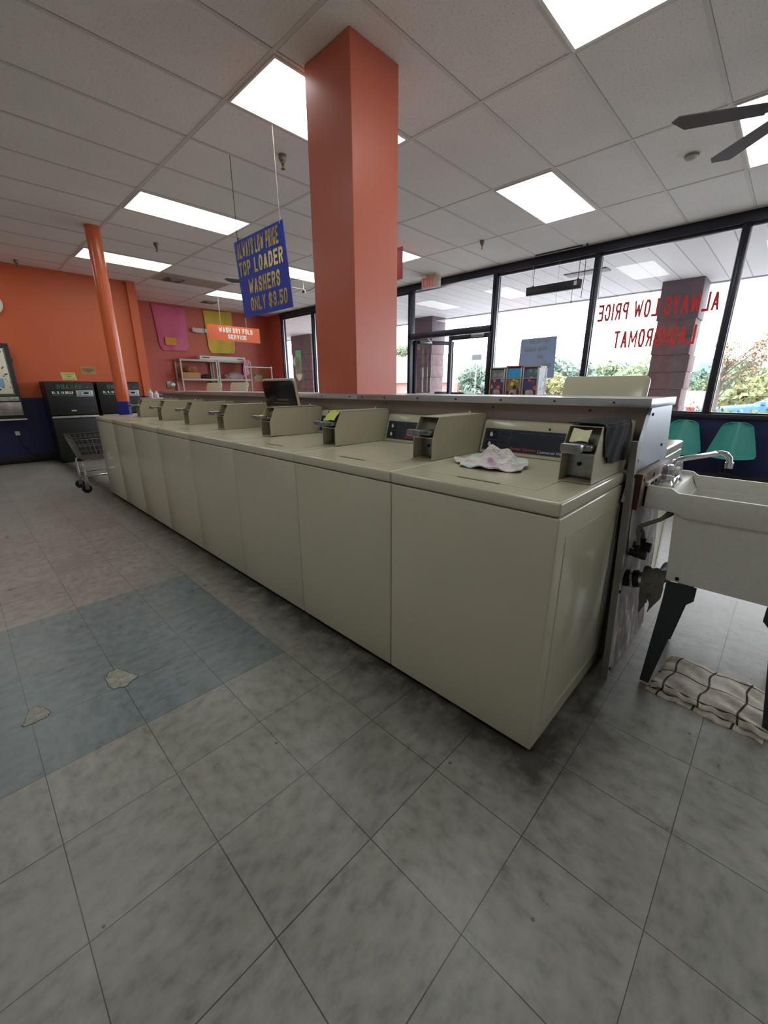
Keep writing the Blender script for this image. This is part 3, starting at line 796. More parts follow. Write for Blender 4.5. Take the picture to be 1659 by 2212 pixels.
# faucet
f = thing('faucet', 'chrome two-handle faucet with swivel spout on the grey sink', 'faucet', (1.74, -.612, zs - .018))
z0 = zs - .018
MB().prism([(-.640, z0), (-.586, z0), (-.596, z0 + .028), (-.630, z0 + .028)], 'x', 1.655, 1.875, .003).build('base', M_chrome, f)
for hx in (1.685, 1.845):
    MB().lathe([(.030, z0), (.022, z0 + .040), (.022, z0 + .043)], (hx, -.612, 0), 8).lathe([(.021, z0 + .043), (.024, z0 + .05), (.019, z0 + .085), (.014, z0 + .088)], (hx, -.612, 0), 8).build('handle', M_chrome, f)
sp = [(1.765, -.612, z0 + .02), (1.765, -.612, z0 + .065), (1.765, -.616, z0 + .085), (1.765, -.628, z0 + .10), (1.765, -.645, z0 + .107), (1.765, -.69, z0 + .121), (1.765, -.735, z0 + .136), (1.765, -.755, z0 + .140), (1.765, -.772, z0 + .137), (1.765, -.783, z0 + .124), (1.765, -.787, z0 + .105)]
MB().tube(sp, .0105, 14).build('spout', M_chrome, f)
MB().cyl((1.765, -.787, z0 + .108), (1.765, -.788, z0 + .086), .0135, seg=16).build('aerator', M_chrome, f)
# pipes out of the stained board
M_iron = mat('dirty_black_fitting', '#15120f', .5, var=.3, vscale=30)
M_hose = mat('grey_braided_hose', '#77756c', .55, var=.2, vscale=60)
yb = LE - .035
v = thing('supply_valve', 'black shut-off valves with grey hoses on the stained partition end', 'valve', (1.62, yb, .62))
for i, (x, z) in enumerate(((1.565, .572), (1.635, .583))):
    q = MB().cyl((x, yb + .01, z), (x, yb - .035, z), .015, seg=12).cyl((x, yb - .022, z - .014), (x, yb - .022, z + .038), .013, seg=12).cyl((x, yb - .035, z), (x, yb - .056, z), .021, seg=8)
    q.build('valve_body', M_iron, v)
hz = [((1.565, yb - .022, .605), (1.572, yb - .018, .635), (1.575, yb - .010, .665), (1.58, yb - .015, .684), (1.585, yb - .045, .704), (1.59, yb - .08, .727), (1.60, yb - .097, .752), (1.62, yb - .097, .79), (1.63, yb - .09, .828)),
      ((1.635, yb - .022, .615), (1.62, yb - .02, .65), (1.60, yb - .008, .675), (1.605, yb - .03, .69), (1.62, yb - .07, .715), (1.66, yb - .098, .735), (1.70, yb - .10, .78), (1.72, yb - .09, .828))]
for P in hz: MB().tube(P, .008, 10).build('supply_hose', M_hose, v)
d = thing('drain_pipe', 'thick black drain pipe with steel clamps leaving the stained board', 'pipe', (1.63, yb, .43))
MB().cyl((1.62, yb + .02, .430), (1.62, yb - .075, .452), .037, seg=20).tube([(1.62, yb - .06, .449), (1.63, yb - .085, .452), (1.67, yb - .105, .452), (1.74, yb - .112, .455), (1.80, yb - .112, .46)], .026, 14).build('pipe', M_iron, d)
for yy in (.012, .045): MB().cyl((1.62, yb - yy, .433 + yy * .23), (1.62, yb - yy - .010, .435 + yy * .23), .0395, seg=20).build('hose_clamp', M_chrome, d)
# rag draped over the drain pipe
def rag(u, v):
    k = min(1, v / .30)
    y = yb - .052 - .078 * u - .008 * math.sin(13 * u + 4 * v) * v
    if v < .30:                       # over the top of the pipe
        th = math.pi * (.15 + .85 * k); x = 1.625 + .043 * math.cos(th); z = .452 + .045 * math.sin(th) + .004 * math.sin(15 * u)
    else:
        x = 1.582 - .006 * math.sin(9 * u + 5 * v) - .012 * (v - .3); z = .452 - (v - .30) * (.155 + .055 * math.sin(4.5 * u + 2.2))
        w2 = 1 - .62 * max(0, v - .6) / .4
        y = yb - .085 + (y - yb + .085) * w2
    return Vector((x, y, z))
o = MB().grid(18, 24, rag, .006).build('rag', mat('grey_dirty_cloth', '#76736a', .95, var=.25, vscale=25, bump=.5), origin=(1.62, yb - .09, .45))
tag(o, 'dirty grey cloth draped over the black drain pipe under the sink', 'rag')

# ------------------------------------------------------------------ floor mat (folded towel) before the sink
def towel_mat():
    m = bpy.data.materials.new('grid_towel'); m.use_nodes = True; nt = m.node_tree; b = nt.nodes['Principled BSDF']
    uv = nd(nt, 'ShaderNodeAttribute', attribute_name='uvt'); s = nd(nt, 'ShaderNodeSeparateXYZ', {0: uv.outputs['Vector']})
    def ln(t, per, off, w): 
        f = mth(nt, 'ABSOLUTE', mth(nt, 'SUBTRACT', mth(nt, 'FRACT', mth(nt, 'ADD', mth(nt, 'DIVIDE', t, per), off)), .5)); return mth(nt, 'LESS_THAN', f, w)
    l = mth(nt, 'MAXIMUM', ln(s.outputs[0], .13, .15, .030), ln(s.outputs[1], .135, .27, .026))
    tc = nd(nt, 'ShaderNodeTexCoord')
    n = nd(nt, 'ShaderNodeTexNoise', {'Vector': tc.outputs['Object'], 'Scale': 22.0, 'Detail': 6.0})
    n2 = nd(nt, 'ShaderNodeTexNoise', {'Vector': tc.outputs['Object'], 'Scale': 300.0, 'Detail': 2.0})
    c = ramp(nt, n.outputs['Fac'], [(.3, hexc('#a59d90')), (.6, hexc('#d6cfc2'))])
    nt.links.new(mixc(nt, l, c, hexc('#3b3638')), b.inputs['Base Color']); b.inputs['Roughness'].default_value = .95
    bn = nd(nt, 'ShaderNodeBump', {'Height': n2.outputs['Fac'], 'Strength': .6, 'Distance': .004}); nt.links.new(bn.outputs[0], b.inputs['Normal'])
    return m
RC, RN, RL = Vector((1.53, -.715, 0)), Vector((-.03, -.36, 0)), Vector((.33, -.03, 0))
NU, NV = 48, 36
bm = bmesh.new(); lay = bm.verts.layers.float_vector.new('uvt')
def layer(z0, du, dv, seed, w=1.0):
    rr = random.Random(seed); ph = [rr.uniform(0, 6) for _ in range(6)]
    V = []
    for i in range(NU + 1):
        row = []
        for j in range(NV + 1):
            u, v = i / NU, j / NV
            p = RC + RN * (u * 1.04 + du) + RL * (v * w + dv)
            z = z0 + .0025 * math.sin(16 * u + 5 * v + ph[0]) * math.sin(9 * v + ph[1]) + .0025 * math.sin(31 * u * v + ph[2]) + .002 * math.sin(23 * v + 7 * u + ph[3])
            e = min(u, 1 - u, v, 1 - v)
            if e < .05: z -= (1 - e / .05) * .006
            if v < .1: z += .004 * math.sin(40 * u + ph[4])
            p.x += .006 * math.sin(13 * u + ph[5]); p.y += .006 * math.sin(11 * v + ph[3])
            q = bm.verts.new((p.x, p.y, max(z, .002))); q[lay] = (u * .40, v * .33, 0); row.append(q)
        V.append(row)
    for i in range(NU):
        for j in range(NV): bm.faces.new((V[i][j], V[i + 1][j], V[i + 1][j + 1], V[i][j + 1]))
layer(.010, 0, 0, 1); layer(.024, .005, .075, 5, .93)
bmesh.ops.recalc_face_normals(bm, faces=bm.faces[:])
mbq = MB(); mbq.bm.free(); mbq.bm = bm
o = mbq.build('towel_mat', towel_mat(), origin=(1.68, -.90, 0))
sol = o.modifiers.new('thickness', 'SOLIDIFY'); sol.thickness = .007; sol.offset = -1
tag(o, 'folded beige towel with dark grid lines lying on floor below the sink', 'towel')

# broken spots in the floor
M_broken = mat('bare_broken_floor', '#a7a59a', .85, var=.45, vscale=35, bump=.8, bscale=60)
M_brk = mat('broken_tile_rim', '#3c3a36', .8)
def chip(pts, lab, seed):
    P = [at('z', 0, *p) for p in pts]
    rr = random.Random(seed); Q = []
    n = len(P)
    for i in range(n):
        a, b = P[i], P[(i + 1) % n]
        for k in range(4):
            q = a.lerp(b, k / 4); Q.append(Vector((q.x + rr.uniform(-.004, .004), q.y + rr.uniform(-.004, .004), .0012)))
    c = sum(Q, Vector()) / len(Q)
    t = thing('floor_chip', lab, 'broken tile', (c.x, c.y, 0), 0, 'broken spots in the blue floor tiles')
    bb = bmesh.new(); bb.faces.new([bb.verts.new(q) for q in Q]); m = MB(); m._merge(bb); o1 = m.build('bare_patch', M_broken, t)
    bb = bmesh.new(); A = [bb.verts.new(q) for q in Q]; B = [bb.verts.new(c + (q - c) * 1.06 - Vector((0, 0, .0008))) for q in Q]
    nn = len(Q)
    for i in range(nn): bb.faces.new((A[i], A[(i + 1) % nn], B[(i + 1) % nn], B[i]))
    m = MB(); m._merge(bb); m.build('chipped_rim', M_brk, t)
chip([(229, 1467), (236, 1452), (254, 1445), (276, 1452), (300, 1459), (286, 1470), (270, 1484), (246, 1488), (236, 1483)], 'larger rough broken patch in the middle of the blue-grey tiles', 1)
chip([(47, 1571), (57, 1548), (64, 1534), (80, 1526), (95, 1529), (108, 1541), (95, 1552), (75, 1562)], 'smaller rough broken patch at the left edge of blue-grey tiles', 2)

# ------------------------------------------------------------------ things lying on the washers
def tiedye():
    m = bpy.data.materials.new('pastel_tie_dye_cloth'); m.use_nodes = True; nt = m.node_tree; b = nt.nodes['Principled BSDF']
    tc = nd(nt, 'ShaderNodeTexCoord'); n = nd(nt, 'ShaderNodeTexNoise', {'Vector': tc.outputs['Object'], 'Scale': 9.0, 'Detail': 2.0})
    c = ramp(nt, n.outputs['Fac'], [(.38, hexc('#b784ad')), (.45, hexc('#d8d2d6')), (.55, hexc('#e2ddd5')), (.66, hexc('#bcd0d0')), (.78, hexc('#dcd6b0'))])
    nt.links.new(c, b.inputs['Base Color']); b.inputs['Roughness'].default_value = .95
    n3 = nd(nt, 'ShaderNodeTexNoise', {'Vector': tc.outputs['Object'], 'Scale': 28.0, 'Detail': 3.0}); bn = nd(nt, 'ShaderNodeBump', {'Height': n3.outputs['Fac'], 'Strength': .9, 'Distance': .03}); nt.links.new(bn.outputs[0], b.inputs['Normal'])
    return m
rr = random.Random(3)
def ragz(x, y):
    """heap profile over the lid, local coordinates of the heap (x to the back, y to the far side)"""
    d = math.hypot((x - .03) / .105, (y + .01) / .145)
    h = max(0, 1 - d) ** .9 * .058
    h += .015 * math.sin(52 * x + 31 * y) * max(0, 1.1 - d) + .012 * math.sin(71 * y - 43 * x + 1) * max(0, 1.15 - d) + .007 * math.sin(120 * x + 40 * y) * max(0, 1 - d)
    return h
def ragp(u, v):
    th = 2 * math.pi * v
    r = u * (1 + .10 * math.sin(2 * th + .5) + .05 * math.sin(5 * th) + .04 * math.sin(9 * th + 2))
    x = r * .125 * math.cos(th); y = r * .165 * math.sin(th) + .02 * max(0, math.sin(th)) ** 3
    z = ragz(x, y) + .006 + .004 * (math.sin(14 * th) * u ** 3) + (.010 * max(0, math.sin(4 * th + .6)) * u ** 4)
    return Vector((1.250 + x, -.065 + y, WH + .0035 + max(z, .001)))
o = MB().grid(22, 90, ragp, .004).build('cleaning_rag', tiedye(), origin=(1.235, -.10, WH + .002))
tag(o, 'crumpled pastel tie-dye rag on the lid of the nearest washer', 'rag')
# dark cloth over the nearest coin box
bx0, bx1, byr, byl, bzt = WX0 + .33, WX0 + .66, WY0 + .018, WY0 + .128, WH + .186
def cloth(u, v):
    s = v * .315 - .05        # arc length across: from the far edge over the top and down the near side
    x = bx0 + .005 + u * (bx1 - bx0 - .02)
    w = .003 * math.sin(30 * u + 2) 
    if s < .06: y = byl + .004 - (s + .05); z = bzt + .006 + .003 * math.sin(40 * u) * (.5 + .5 * math.sin(20 * s))
    else:
        y = byr - .007 - .0018 * math.sin(23 * u + 30 * s) - .005 * math.sin(7 * u + 4 + 6 * s); z = bzt + .004 - (s - .06) * (.62 + .10 * u - .10 * (u < .12)) 
        if s < .075: y += .004
    if u < .30 and s > .06: x += .10 * (s - .06) * (1 - u / .3) * 1.4
    return Vector((x, y, z))
o = MB().grid(40, 40, cloth, .004).build('dark_cloth', mat('black_navy_cloth', '#17181f', .95, var=.3, vscale=30, bump=.5, bscale=300), origin=(1.36, -.49, 1.05))
tag(o, 'dark navy cloth hanging over the nearest coin box beside partition', 'cloth')
M_note = mat('lime_sticky_note', '#cfd870', .8); M_noteY = mat('pale_yellow_note', '#e8e6c0', .8, var=.15, vscale=40)
xf = WX0 + .286; zm = WH + .098
def slide_note(n, lab, m=M_note, tilt=0):
    y = WY0 + n * WW
    q = MB().grid(6, 3, lambda u, v: Vector((xf - .045 + u * .085, y + .040 + v * .056, zm + .036 + .004 * math.sin(4 * u))), .001)
    o = q.build('sticky_note', m, origin=(xf, y + .07, zm + .036)); tag(o, lab, 'note', 'notes on the coin slides')
slide_note(3, 'lime note on coin slide in front of the raised washer lid')
slide_note(4, 'lime note on coin slide of the fifth washer from the near end')
slide_note(5, 'lime note on coin slide of the sixth washer from the near end')
y = WY0 + 2 * WW
def slope(u, v, yy): return Vector((xf + .020 + u * .045, yy + v, zm + .010 + u * .088))
o = MB().grid(5, 4, lambda u, v: Vector((xf - .006 + .046 * u + .010, y + .030 + v * .085, zm + .040 + u * .050 + .004 * math.sin(6 * v + 5 * u))), .001).build('sticky_note', M_note, origin=(xf + .03, y + .07, zm + .05))
tag(o, 'lime sticky note hung across the slanted coin bay of the third washer', 'note', 'notes on the coin slides')
y = WY0
o = MB().grid(6, 5, lambda u, v: Vector((xf + .004 + .030 * u, y + .048 + v * .060, zm + .040 + u * .038 + .003 * math.sin(5 * v + 3 * u))), .001).build('paper_slip', M_noteY, origin=(xf + .03, y + .07, zm + .05))
tag(o, 'creased white paper slip with yellow smudge tucked in the nearest coin slide', 'note')

# ------------------------------------------------------------------ hanging signs
M_signblue = mat('royal_blue_board', '#1f3cb4', .55); M_gold = mat('gold_foil_letters', '#b9a25a', .28, metal=.55, var=.25, vscale=12)
M_string = mat('twisted_string', '#a8a49a', .9); M_wire = mat('black_wire', '#26241f', .6)
t = thing('hanging_sign', 'blue hanging sign with gold letters, ALWAYS LOW PRICE TOP LOADER WASHERS ONLY $3.50', 'sign', (1.805, 2.53, 1.83))
YA, YZ, ZA, ZZ = 2.925, 2.135, 2.450, 1.834
sh = lambda y, z: Vector((1.805, y - .055 * (ZA - z) / (ZA - ZZ), z))
MB().prism([(YA + .02, ZA), (YZ + .03, ZA), (YZ - .04, ZZ), (YA - .055, ZZ)], 'x', 1.802, 1.808).build('board', M_signblue, t)
for k, (body, ya, yz, za, zb) in enumerate((('ALWAYS LOW PRICE', 2.895, 2.235, 2.428, 2.305), ('TOP', 2.885, 2.690, 2.278, 2.165), ('LOADER', 2.625, 2.185, 2.278, 2.165), ('WASHERS', 2.745, 2.245, 2.128, 2.010), ('ONLY $3.50', 2.735, 2.155, 1.982, 1.872))):
    dy = -.060 * (ZA - za) / (ZA - ZZ) * .0
    MB().block(body, (1.8015, ya, zb), (0, -1, 0), (0, .0, 1), ya - yz, za - zb, (.024, .030, .030, .028, .027)[k]).build('lettering', M_gold, t)
MB().cyl((1.80, 2.871, ZA - .01), (1.80, 2.871, H), .0025, seg=6).cyl((1.805, 2.871, ZA - .02), (1.805, 2.871, ZA + .02), .007, seg=8).build('hanging_cord', M_wire, t)
MB().cyl((1.805, 2.205, ZA - .01), (1.808, 2.229, H), .003, seg=6).cyl((1.805, 2.205, ZA - .02), (1.805, 2.205, ZA + .02), .007, seg=8).build('hanging_cord', M_string, t)
t = thing('hanging_sign', 'orange hanging sign with white letters, WASH DRY FOLD SERVICE', 'sign', (4.45, 8.33, 2.2))
A = at('y', 8.33, 447, 699); B = at('y', 8.33, 560, 712); C2 = at('y', 8.33, 447, 733)
MB().box(A.x, B.x, 8.327, 8.333, C2.z, A.z).build('board', mat('bright_orange_board', '#e2693a', .5), t)
wS = B.x - A.x; hS = A.z - C2.z
Mw = mat('white_vinyl', '#eeeeea', .5)
MB().block('WASH DRY FOLD', (A.x + wS * .20, 8.326, C2.z + hS * .54), (1, 0, 0), (0, 0, 1), wS * .65, hS * .34, .026).build('lettering', Mw, t)
MB().block('SERVICE', (A.x + wS * .36, 8.326, C2.z + hS * .14), (1, 0, 0), (0, 0, 1), wS * .36, hS * .30, .026).build('lettering', Mw, t)
MB().cyl((4.20, 8.33, A.z - .01), (4.20, 8.33, H), .004, seg=6).build('hanging_cord', M_string, t)
MB().cyl((B.x - .32, 8.33, A.z - .01), (B.x - .32, 8.33, H), .004, seg=6).build('hanging_cord', M_string, t)
t = thing('hanging_sign', 'red hanging sign, only a sliver showing right of the square column', 'sign', (4.33, 3.6, 2.6))
MB().box(4.327, 4.333, 3.19, 4.0, 2.61, 2.99).build('board', mat('red_board', '#b32c2c', .5), t)
MB().cyl((4.33, 3.3, 2.98), (4.33, 3.3, H), .003, seg=6).cyl((4.33, 3.9, 2.98), (4.33, 3.9, H), .003, seg=6).build('hanging_cord', M_string, t)
# exit sign
ex = thing('exit_sign', 'cream EXIT sign with red letters under the ceiling above the doors', 'exit sign', (6.02, 4.02, 2.88))
MB().box(5.985, 6.055, 3.845, 4.215, 2.868, 3.045, .006).build('housing', mat('aged_cream_plastic', '#d5cfbf', .5), ex)
MB().box(5.99, 6.05, 3.94, 4.12, 3.044, H - .002).build('canopy', mat('aged_cream_plastic', '#d5cfbf', .5), ex)
MB().block('EXIT', (5.984, 4.175, 2.892), (0, -1, 0), (0, 0, 1), .225, .130, .020).build('lettering', mat('exit_red', '#d6473f', .4, emit=('#e05a55', .22)), ex)
# black hanging sign housing with chain
hs = thing('hanging_fixture', 'long black fixture hung by wires in front of the window', 'hanging fixture', (6.2, 1.8, 2.45))
P1 = at('x', 6.2, 1138, 632); P2 = at('x', 6.2, 1255, 615)
MB().box(6.17, 6.23, P2.y, P1.y, P1.z - .055, P1.z + .06, .004).build('housing', mat('black_sheet_metal', '#1d1f27', .4), hs)
MB().box(6.168, 6.172, P2.y + .05, P2.y + .09, P1.z - .01, P1.z + .045).build('switch_plate', M_white, hs)
for yy in (P1.y - .09, P2.y + .05): MB().cyl((6.2, yy, P1.z + .06), (6.2, yy, H), .004, seg=6).lathe([(.018, P1.z + .06), (.004, P1.z + .085)], (6.2, yy, 0), 8).build('hanging_wire', M_wire, hs)
MB().tube([(6.2, P2.y - .02, H - .01), (6.2, P2.y - .03, 2.7), (6.2, P2.y - .02, P1.z - .18)], .004, 6).cyl((6.2, P2.y - .02, H), (6.2, P2.y - .02, H - .05), .014, .006, seg=8).build('power_cord', M_wire, hs)
MB().tube([(6.2, P2.y + .11, P1.z - .05), (6.2, P2.y + .11, P1.z - .2)], .003, 6).cyl((6.2, P2.y + .11, P1.z - .2), (6.2, P2.y + .11, P1.z - .24), .008, .003, seg=8).build('pull_cord', M_wire, hs)
MB().box(6.19, 6.21, P2.y + .05, P1.y - .09, H - .012, H - .004).build('ceiling_rail', M_wire, hs)

# sprinklers, detector, vents, camera
def sprinkler(x, y, lab):
    t = thing('sprinkler', lab, 'sprinkler', (x, y, H - .11), 0, 'sprinkler heads under the ceiling')
    MB().lathe([(.030, H - .001), (.030, H - .030), (.022, H - .045), (.018, H - .046)], (x, y, 0), 16).build('cup', mat('dull_sprinkler_metal', '#7f7c78', .4, metal=.6), t)
    MB().lathe([(.016, H - .045), (.014, H - .062)], (x, y, 0), 10).cyl((x - .010, y, H - .06), (x - .005, y, H - .098), .0025, seg=6).cyl((x + .010, y, H - .06), (x + .005, y, H - .098), .0025, seg=6).cyl((x, y, H - .062), (x, y, H - .095), .005, seg=8).lathe([(.004, H - .098), (.018, H - .098), (.018, H - .101), (.004, H - .101)], (x, y, 0), 12).build('nozzle', mat('tarnished_brass', '#76683d', .35, metal=.8), t)
sprinkler(2.10, 2.55, 'sprinkler head left of the square column, above the blue sign')
sprinkler(2.12, 5.64, 'sprinkler head right of the round pipe column near the ceiling lights')
sprinkler(5.10, 2.47, 'sprinkler head between the EXIT sign and whole ceiling light')
sprinkler(.90, 7.95, 'sprinkler head over the orange wall at far left')
sprinkler(4.62, 7.55, 'sprinkler head beside the blue sign, above the yellow bag')
t = thing('smoke_detector', 'round white smoke detector on ceiling near the fan blades', 'smoke detector', (4.49, .11, H - .045))
MB().lathe([(.053, H - .001), (.053, H - .012), (.045, H - .016)], (4.49, .11, 0), 28).build('base', mat('detector_grey', '#8e8a85', .6), t)
MB().lathe([(.047, H - .014), (.046, H - .03), (.030, H - .042), (.016, H - .044)], (4.49, .11, 0), 28).build('cover', mat('detector_white', '#c9c4bd', .5), t)
def vent(x, y, lab, s=.15):
    t = thing('ceiling_vent', lab, 'vent', (x, y, H - .02), 0, 'ceiling air vents')
    q = MB()
    for k in range(3):
        a = s - k * .042
        q.box(x - a, x + a, y - a, y - a + .014, H - .014 - k * .007, H - .006).box(x - a, x + a, y + a - .014, y + a, H - .014 - k * .007, H - .006).box(x - a, x - a + .014, y - a, y + a, H - .014 - k * .007, H - .006).box(x + a - .014, x + a, y - a, y + a, H - .014 - k * .007, H - .006)
    q.build('louvre', mat('vent_grey', '#a39d95', .5), t)
    MB().box(x - s + .01, x + s - .01, y - s + .01, y + s - .01, H - .006, H - .001).build('backing', M_dark, t)
vent(3.03, 7.55, 'square ceiling vent right of the light behind the pipe column')
vent(4.35, 9.10, 'square ceiling vent above the yellow laundry bag', .14)
t = thing('security_camera', 'small cream bullet camera hanging below ceiling beside the square column', 'camera', (4.75, 6.0, 2.9))
MB().cyl((4.70, 5.95, 2.895), (4.79, 6.05, 2.925), .032, seg=14).build('body', mat('camera_cream', '#d5cdb0', .5), t)
MB().cyl((4.69, 5.94, 2.892), (4.70, 5.95, 2.895), .026, seg=14).build('lens', M_dark, t)
MB().tube([(4.745, 6.0, 2.93), (4.74, 6.0, 2.98), (4.74, 6.0, H)], .008, 8).build('bracket', M_white, t)
MB().tube([(4.79, 6.05, 2.92), (4.87, 5.98, 2.95), (4.92, 5.85, 3.0), (4.95, 5.8, H)], .006, 6).build('cable', M_wire, t)

def ceiling_fan(cx, cy, hubz, angs, lab, R=.66):
    t = thing('ceiling_fan', lab, 'ceiling fan', (cx, cy, hubz - .15), 0, 'dark ceiling fans')
    Mf = mat('dark_grey_fan', '#6a656c', .45)
    MB().lathe([(.06, H - .001), (.055, H - .05), (.02, H - .07)], (cx, cy, 0), 20).cyl((cx, cy, H - .06), (cx, cy, hubz + .06), .013, seg=12).build('downrod', Mf, t)
    MB().lathe([(.03, hubz + .07), (.09, hubz + .05), (.11, hubz), (.09, hubz - .05), (.05, hubz - .08), (.045, hubz - .11)], (cx, cy, 0), 24).build('motor', Mf, t)
    for a in angs:
        mx = Matrix.Translation((cx, cy, hubz)) @ Matrix.Rotation(math.radians(a), 4, 'Z') @ Matrix.Rotation(math.radians(16), 4, 'X')
        P = [(.17, -.04), (R - .09, -.052), (R, .015), (R - .03, .050), (.17, .04)]
        MB().prism(P, 'z', -.004, .004, .0015, 1, mx=mx).box(.06, .20, -.02, .02, -.008, -.003, mx=mx).build('blade', Mf, t)
ceiling_fan(3.47, -.62, 2.76, (116, 45, -28, 188, 260), 'dark ceiling fan at the right edge with two blades over a light')
ceiling_fan(3.60, 5.30, 2.76, (-76, -3, 70, 155, 225), 'dark ceiling fan mostly hidden behind the blue hanging sign')

# ------------------------------------------------------------------ far left: change machines, dispenser, cart
M_mblack = mat('black_textured_metal', '#0f0f10', .5, bump=.15, bscale=250)
M_green = mat('green_lettering', '#4a9f72', .5); M_tray = mat('worn_coin_tray', '#a9a7a3', .35, metal=.4, var=.25, vscale=12)
def change_machine(x0, lab):
    w, yf = .66, 7.72
    t = thing('change_machine', lab, 'change machine', (x0 + w / 2, 8.0, 0), 0, 'black bill changers')
    x1 = x0 + w
    zt = 1.318
    MB().prism([(yf, .02), (yf, .725), (yf + .05, .745), (yf + .05, .775), (yf + .01, .785), (yf + .03, zt - .02), (yf + .05, zt), (YL - .005, zt), (YL - .005, .02)], 'x', x0, x1, .006).build('cabinet', M_mblack, t)
    MB().box(x0 + .02, x1 - .02, yf + .03, YL - .05, 0, .03).build('plinth', M_dark, t)
    MB().box(x0 + .004, x1 - .004, yf - .012, yf + .06, .735, .768, .004).build('coin_tray', M_tray, t)
    fy = lambda z: yf + .01 + .02 * (z - .785) / (zt - .805)
    up = Vector((0, .02, zt - .805)).normalized()
    MB().block('CHANGE', (x0 + .15, fy(1.205) - .001, 1.205), (1, 0, 0), up, .345, .062, .018).build('lettering', M_green, t)
    MB().block('CHANGE', (x0 + .155, fy(1.210) - .0032, 1.210), (1, 0, 0), up, .335, .052, .008, .001).build('lettering', M_mblack, t)
    MB().block('$1, 5, 10 BILLS', (x0 + .075, fy(1.125) - .001, 1.125), (1, 0, 0), up, .28, .036, .009).build('lettering', mat('white_vinyl', '#eeeeea', .5), t)
    MB().box(x0 + .075, x0 + .355, fy(1.105) - .003, fy(1.105) + .002, 1.102, 1.107).build('underline', M_green, t)
    pl = MB().box(x0 + .395, x0 + .635, fy(1.12) - .008, fy(1.12) + .01, 1.075, 1.175, .003).build('bill_plate', mat('silver_plate', '#b6b9bb', .4, metal=.3), t)
    q = MB(); 
    for a in ((.43, .435, 1.09, 1.16), (.595, .60, 1.09, 1.16), (.43, .60, 1.09, 1.094), (.43, .60, 1.156, 1.16)): q.box(x0 + a[0], x0 + a[1], fy(1.12) - .010, fy(1.12) - .006, a[2], a[3])
    q.build('plate_outline', M_mblack, pl)
    MB().box(x0 + .50, x0 + .57, fy(1.12) - .013, fy(1.12) - .005, 1.118, 1.148, .002).build('bill_slot', M_dark, pl)
    MB().box(x0 + .45, x0 + .458, fy(1.12) - .012, fy(1.12) - .005, 1.105, 1.145).build('arrow_mark', M_mblack, pl)
    MB().box(x0 + .28, x0 + .35, fy(.85) - .004, fy(.85) + .002, .84, .862, .002).build('name_plate', mat('silver_plate', '#b6b9bb', .4, metal=.3), t)
    MB().cyl((x0 + .57, fy(1.225) - .004, 1.225), (x0 + .57, fy(1.225) + .004, 1.225), .008, seg=10).build('lock', M_steel, t)
    MB().box(x0 + .53, x0 + .61, fy(.83) - .003, fy(.83) + .002, .825, .84).build('decal', mat('dark_green_decal', '#22382c', .5), t)
change_machine(.865, 'black change machine left of the pipe column, whole front in view')
change_machine(1.575, 'black change machine standing half behind the round pipe column')
o = MB().grid(5, 3, lambda u, v: Vector((1.20 + u * .205 + .015 * v * -1, YL - .004 - .004 * math.sin(3 * u), 1.345 + v * .125)), .002).build('notice', mat('yellow_paper', '#d9cf83', .8, var=.08), origin=(1.3, YL - .004, 1.4)); tag(o, 'yellow handwritten notice on orange wall above left change machine', 'notice', 'paper notices on the wall')
o = MB().grid(6, 4, lambda u, v: Vector((1.485 + u * .225, YL - .004 - .004 * math.sin(4 * u + 2 * v), 1.448 + v * .125)), .002).build('notice', mat('brown_paper', '#b69466', .8, var=.15, vscale=30), origin=(1.6, YL - .004, 1.5)); tag(o, 'tan taped notice on orange wall between yellow notice and pipe column', 'notice', 'paper notices on the wall')
M_ink = mat('ink', '#4a4436', .8)
q = MB()
for k, (body, wd) in enumerate((('CUSTOMERS', .13), ('ONLY', .05), ('NO CHANGE', .14))): pass
def scribble(parent, x0, x1, zs, yy, seed):
    rr = random.Random(seed); q = MB()
    for z, fr in zs:
        x = x0 + (x1 - x0) * (1 - fr) / 2; xe = x1 - (x1 - x0) * (1 - fr) / 2
        while x < xe:
            w2 = rr.uniform(.006, .013); q.box(x, min(x + w2, xe), yy - .0015, yy - .0005, z + rr.uniform(-.002, .002), z + rr.uniform(.006, .012)); x += w2 + rr.uniform(.003, .009)
    q.build('handwriting', M_ink, parent)
for o in [o for o in COL.objects if o.name.startswith('notice')]:
    if o.location.z > 1.45: scribble(o, 1.50, 1.69, ((1.545, .9), (1.522, .95), (1.50, .85), (1.475, .4)), YL - .011, 3)
    else: scribble(o, 1.21, 1.385, ((1.44, .85), (1.405, .35), (1.362, .9)), YL - .0125, 4)
# soap vending dispenser
t = thing('soap_dispenser', 'wall-hung black-framed vending dispenser with bubble front at left edge', 'vending machine', (.15, 8.1, .72))
dx0, dx1, dyf = -.35, .565, 7.98
MB().box(dx0, dx1, dyf, YL - .002, .745, 1.875, .008).build('cabinet', M_mblack, t)
def bubbles():
    m = bpy.data.materials.new('bubble_print'); m.use_nodes = True; nt = m.node_tree; b = nt.nodes['Principled BSDF']
    tc = nd(nt, 'ShaderNodeTexCoord')
    v = nd(nt, 'ShaderNodeTexVoronoi', {'Vector': tc.outputs['Object'], 'Scale': 26.0}); wn = nd(nt, 'ShaderNodeTexWhiteNoise', {'Vector': v.outputs['Color']})
    rad = mth(nt, 'MULTIPLY_ADD', wn.outputs['Value'], .42, -.02)
    f = mth(nt, 'LESS_THAN', v.outputs['Distance'], rad)
    nt.links.new(mixc(nt, f, hexc('#ddd6bd'), hexc('#262a5c')), b.inputs['Base Color']); b.inputs['Roughness'].default_value = .3
    return m
MB().box(dx0 + .05, dx1 - .075, dyf - .004, dyf + .004, 1.13, 1.80, .002).build('display_panel', bubbles(), t)
